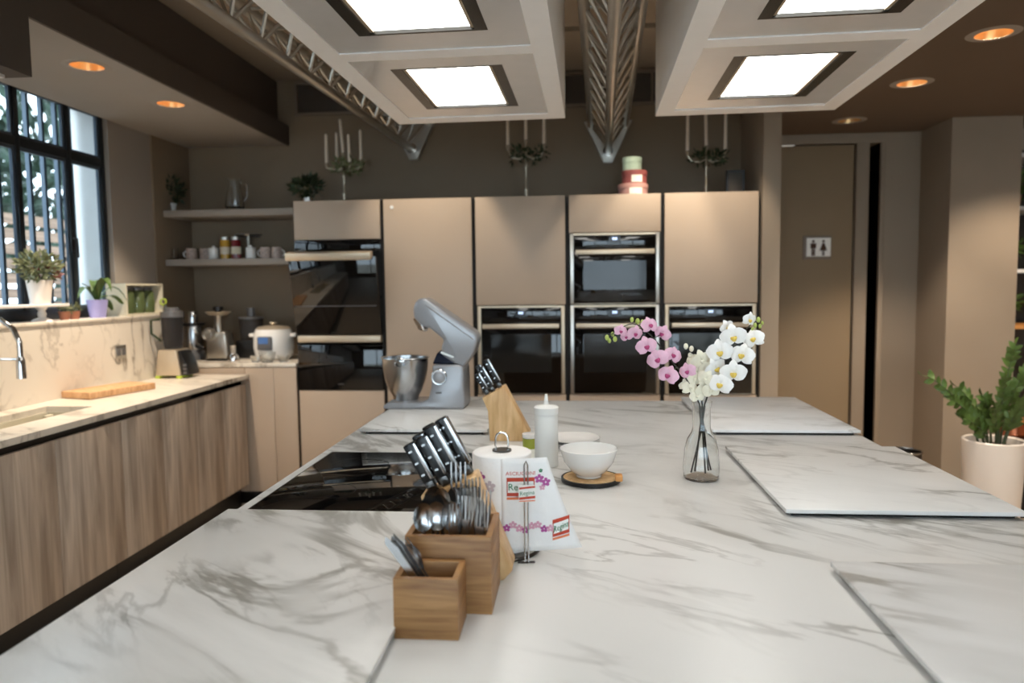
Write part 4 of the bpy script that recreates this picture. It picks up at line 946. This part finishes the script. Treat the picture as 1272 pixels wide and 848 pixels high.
t = thing('jar_crate', 'cream open box holding green jars at the end of the ledge', 'box', (-2.79, 4.42, ZL))
obj('crate', MB().box((-.065, -.20, 0), (.065, .20, .012)).box((-.065, -.20, .012), (.065, -.188, .20)).box((-.065, .188, .012), (.065, .20, .20)).box((-.065, -.188, .188), (.065, .188, .20)).box((-.065, -.188, .012), (-.055, .188, .188)), 'cream_box', t, None)
for k in range(3):
    j = thing('storage_jar', ('green storage jar in the ledge box, nearest the orchid', 'green storage jar in the middle of the ledge box', 'green storage jar at the far end of the ledge box')[k], 'jar', (-2.785, 4.31+.11*k, ZL+.0125), 0, 'green storage jars')
    obj('jar_body', MB().lathe([(0, 0), (.044, 0), (.046, .01), (.046, .125), (.036, .145), (0, .145)], 22), 'jar_green', j); obj('lid', MB().lathe([(0, .146), (.038, .146), (.038, .165), (0, .166)], 22), 'grey_plastic', j)

# ---- on top of the tall cabinets
def candelabra(px_stem, label, arms, scz, gm, wide, seed, where, yy=4.86):
    x = at(px_stem, 242, 'y', yy).x
    t = thing('candelabra', label, 'candelabra', (x, yy, TOP), 0, 'candelabras on the cabinets')
    H = scz
    obj('stem', MB().lathe([(0, 0), (.045, 0), (.04, .008), (.012, .016), (.009, .05), (.013, .06), (.008, .08), (.007, H*.55), (.012, H*.6), (.008, H*.66), (.007, H), (0, H)], 16), 'candelabra', t)
    rr = random.Random(seed); n = 0
    for ax, ay, az, ch, tilt in arms:
        if abs(ax)+abs(ay) > .01:
            obj('arm', MB().tube([(0, 0, H*.8), (ax*.35, ay*.35, H*.72), (ax*.8, ay*.8, H*.76), (ax, ay, az-.02)], .005, 6), 'candelabra', t)
        obj('candle_cup', MB().lathe([(0, az-.02), (.008, az-.02), (.012, az), (.016, az+.004), (.012, az+.012), (.0, az+.006)], 12, (ax, ay, 0)), 'candelabra', t)
        n += 1
        c = thing('taper_candle', '%s white taper candle from the left on the candelabra %s' % (('first', 'second', 'third', 'fourth', 'fifth')[n-1], where), 'candle', (x+ax, yy+ay, TOP+az+.0065), 0, 'taper candles')
        c.rotation_euler = (0, tilt, 0)
        obj('wax', MB().lathe([(0, 0), (.0115, 0), (.0095, ch-.012), (.003, ch), (0, ch)], 12), 'candle', c); obj('wick', MB().tube([(0, 0, ch), (.001, 0, ch+.008)], .001, 4), 'black_plastic', c)
    mb = MB()
    for k in range(10):
        a = k*.63; mb.leaves((wide*.75*math.cos(a)+.02, .05*math.sin(a), H*.80+.015*math.sin(k*2.2)), (.04, .035, .032), 12, .042, rr, .1, .4)
    tag(obj('greenery', mb, gm, t, None), None, None, None, 'stuff')
candelabra(428, 'candelabra with five candles above the oven tower, leftmost', [(-.11, -.02, .26, .20, .0), (-.055, .03, .28, .20, 0), (0, 0, .33, .23, -.08), (.055, -.04, .26, .19, -.03), (.115, .02, .28, .21, 0)], .31, 'leaf_pale', .085, 31, 'above the oven tower')
candelabra(654, 'candelabra with greenery half hidden behind the left hood', [(-.12, 0, .35, .25, 0), (0, 0, .38, .25, 0), (.12, 0, .35, .25, 0)], .37, 'leaf_dark', .12, 32, 'behind the left hood')
candelabra(877, 'candelabra with greenery behind the right hood', [(-.12, 0, .28, .24, 0), (0, 0, .31, .30, -.03), (.12, 0, .28, .26, 0)], .30, 'leaf_dark', .10, 33, 'behind the right hood')
xt = at(788, 240, 'y', 4.80).x
zz = TOP
for k, (r, hh, m, nm, l) in enumerate(((.098, .075, 'tin_pink', 'round pink tin at the bottom of the stack on the cabinets', 'a'), (.082, .085, 'tin_red', 'round red tin in the middle of the stack on the cabinets', 'b'), (.063, .085, 'tin_mint', 'small pale mint tin on top of the stack on the cabinets', 'c'))):
    t = thing('round_tin', nm, 'tin', (xt+(-.01, 0, -.015)[k], 4.80, zz), 0, 'stacked round tins')
    obj('body', MB().lathe([(0, 0), (r*.96, 0), (r*.96, hh*.62), (0, hh*.62)], 32), m, t); obj('lid', MB().lathe([(0, hh*.625), (r, hh*.625), (r, hh-.003), (r-.004, hh), (0, hh)], 32), m, t)
    if k < 2:
        mb = MB(); pr_ = None; n = 8
        rows = [[mb.bm.verts.new((math.cos(a)*(r+.0012), math.sin(a)*(r+.0012), z)) for a in [-PI/2-.42+.84*i/n+.12 for i in range(n+1)]] for z in (hh*.08, hh*.60)]
        for i in range(n): mb.bm.faces.new((rows[0][i], rows[0][i+1], rows[1][i+1], rows[1][i]))
        obj('paper_label', mb, 'tin_label', t)
    zz += hh+.0005
q = at(915, 240, 'y', 4.82)
t = thing('picture_frame', 'dark square frame standing at the right end of the cabinets', 'frame', (q.x, 4.85, TOP))
obj('frame', MB().box((-.058, 0, 0), (.058, .03, .012)).box((-.058, 0, .148), (.058, .03, .16)).box((-.058, 0, .012), (-.046, .03, .148)).box((.046, 0, .012), (.058, .03, .148)), 'black_plastic', t, None); boxo('backing', (-.046, .012, .012), (.046, .03, .148), 'vent_dark', t)

# ------------------------------------------------------------------ restroom sign
q1 = at(998, 293, 'y', 5.41); q2 = at(1032, 322, 'y', 5.41); cx_, cz_ = (q1.x+q2.x)/2, (q1.z+q2.z)/2; sw, shh = (q2.x-q1.x)/2, (q1.z-q2.z)/2
t = thing('restroom_sign', 'white restroom sign with man and woman figures on the door', 'sign', (cx_, 5.419, cz_))
boxo('plate', (-sw, -.012, -shh), (sw, -.001, shh), 'vent_frame', t, .002); boxo('white_face', (-sw+.022, -.0135, -shh+.022), (sw-.004, -.0122, shh-.016), 'print_white', t)
def fig(cx, woman):
    mb = MB(); yv = -.0142
    def P(pts): mb.poly([(cx+x, yv, z) for x, z in pts])
    P([(.010*math.cos(a*PI/6), .045+.010*math.sin(a*PI/6)) for a in range(12)])
    if woman: P([(-.008, .032), (.008, .032), (.026, -.022), (-.026, -.022)]); P([(-.009, -.0225), (-.001, -.0225), (-.001, -.058), (-.009, -.058)]); P([(.001, -.0225), (.009, -.0225), (.009, -.058), (.001, -.058)])
    else: P([(-.020, .032), (.020, .032), (.020, -.004), (-.020, -.004)]); P([(-.013, -.0045), (-.001, -.0045), (-.001, -.058), (-.013, -.058)]); P([(.001, -.0045), (.013, -.0045), (.013, -.058), (.001, -.058)])
    return mb
obj('man_pictogram', fig(-.028, False), 'print_brown', t, None); obj('woman_pictogram', fig(.042, True), 'print_brown', t, None)

# ------------------------------------------------------------------ right side: planter, bin, display shelf
PX, PY = 2.272, 4.1
t = thing('floor_planter', 'tall white floor planter with a glossy green zz plant', 'plant', (PX, PY, 0))
obj('pot', MB().lathe([(0, .0), (.115, 0), (.122, .01), (.15, .55), (.152, .60), (.145, .606), (.136, .60), (.13, .56), (0, .56)], 44), 'planter_white', t)
obj('soil', MB().lathe([(0, .565), (.131, .565)], 24), 'soil', t)
lm = MB(); 
pv = None
for i in range(7):
    tt = i/6; hw = .27*math.sin(PI*min(1, .06+.94*tt))**.8; z = .12*math.sin(tt*PI)
    cur = [lm.bm.verts.new((tt, hw, z+.05)), lm.bm.verts.new((tt, 0, z)), lm.bm.verts.new((tt, -hw, z+.05))]
    if pv:
        for j in range(2): lm.bm.faces.new((pv[j], pv[j+1], cur[j+1], cur[j]))
    pv = cur
LEAF = mk('leaf', lm, 'leaf')
rz_ = random.Random(21)
tips = [(1152, 467, -.05, 9), (1180, 495, -.08, 8), (1200, 520, -.12, 6), (1222, 492, -.02, 8), (1262, 428, .0, 10), (1250, 470, -.1, 8), (1278, 455, .05, 9), (1236, 505, -.14, 6), (1215, 505, .08, 7), (1290, 490, -.05, 8), (1275, 500, -.12, 7), (1190, 480, .06, 8)]
for px, py, dy, n in tips:
    tip = at(px, py, 'y', PY+dy)-Vector((PX, PY, 0)); a0 = Vector((tip.x*.22, dy*.4, .565)); c1 = a0+Vector((tip.x*.15, dy*.1, (tip.z-.565)*.65))
    pts = [(1-u)**2*a0+2*u*(1-u)*c1+u*u*tip for u in [k/10 for k in range(11)]]
    fr_ = obj('frond', MB().tube(pts, [.007-.005*k/10 for k in range(11)], 6), 'stem', t)
    for k in range(n*2+1):
        u = .22+.78*(k//2+1)/(n+1) if k < n*2 else 1.0
        pos = (1-u)**2*a0+2*u*(1-u)*c1+u*u*tip; tan = (2*(1-u)*(c1-a0)+2*u*(tip-c1)).normalized()
        sd = tan.cross(Vector((rz_.uniform(-.2, .2), -1, rz_.uniform(-.1, .3)))).normalized()*(1 if k % 2 else -1)
        d = (tan*.75+sd*.75+Vector((0, rz_.uniform(-.45, .3), rz_.uniform(-.1, .2)))).normalized() if k < n*2 else tan
        nn = d.cross(sd if k < n*2 else Vector((0, 1, 0))); nn = Vector((rz_.uniform(-.4, .4), -.8, .6)) if nn.length < .1 else nn.normalized()
        yv = nn.cross(d).normalized(); zv = d.cross(yv); s = rz_.uniform(.058, .082)*(1.0-.25*u)
        lf = bpy.data.objects.new('leaf', LEAF); COL.objects.link(lf); lf.parent = fr_
        lf.matrix_local = Matrix(((d.x, yv.x, zv.x, pos.x), (d.y, yv.y, zv.y, pos.y), (d.z, yv.z, zv.z, pos.z), (0, 0, 0, 1))) @ Matrix.Diagonal((s, s, s, 1))
p = at(1124, 555, 'y', 4.6)
t = thing('waste_bin', 'dark metal bin on the floor behind the island right edge', 'bin', (p.x, 4.6, 0))
obj('bucket', MB().lathe([(0, 0), (.085, 0), (.095, p.z-.03), (.09, p.z-.03), (.08, .01), (0, .01)], 28), 'dark_steel', t); obj('rim', MB().torus((0, 0, p.z-.024), .095, .006, 28, 8), 'steel', t)
t = thing('display_shelf', 'wooden display shelf with plants at the right edge behind the column', 'shelf', (3.25, 5.38, 0))
for z in (.45, 1.15, 1.53, 1.95, 2.3): boxo('shelf_board', (-.36, -.2, z-.012), (.36, .2, z+.012), 'orange_wood' if z < 1.3 else 'white_paint', t)
for s in (-1, 1): boxo('upright', (s*.365-.01, -.2, 0), (s*.365+.01, .2, 2.4), 'cabinet_black', t)
boxo('back_board', (-.355, .2, 0), (.355, .21, 2.4), 'vent_dark', t)
for k, (x, z) in enumerate(((2.99, 1.162), (2.99, 1.542), (3.0, 1.962), (3.3, 1.162), (3.3, 1.542))):
    potplant('potted_plant', (x, 5.3, z), .055, .08, ('terracotta', 'tin_red')[k % 2], ('small plant on the lower board of the display shelf by the column', 'plant in a red pot on the white board of the display shelf by the column', 'plant in a terracotta pot near the top of the display shelf', 'plant in a red pot inside the display shelf lower board', 'plant in a terracotta pot inside the display shelf white board')[k], 'leaf', (.08, .08, .07), 90, .06, .07, 50+k, 'display shelf plants')
q = at(1262, 532, 'y', 4.75)
t = thing('plant_pedestal', 'dark pedestal behind the planter carrying a copper pot', 'pedestal', (2.78, 4.75, 0)); boxo('post', (-.12, -.12, 0), (.14, .12, .46), 'cabinet_black', t, .004)
t = thing('copper_pot', 'shiny copper pot beside the white planter', 'pot', (2.74, 4.75, .4605)); obj('body', MB().lathe([(0, 0), (.06, 0), (.085, .05), (.07, .11), (.04, .125)], 24), 'copper', t); obj('lid', MB().lathe([(.042, .126), (.03, .145), (.01, .15), (.014, .165), (0, .17)], 20), 'copper', t)
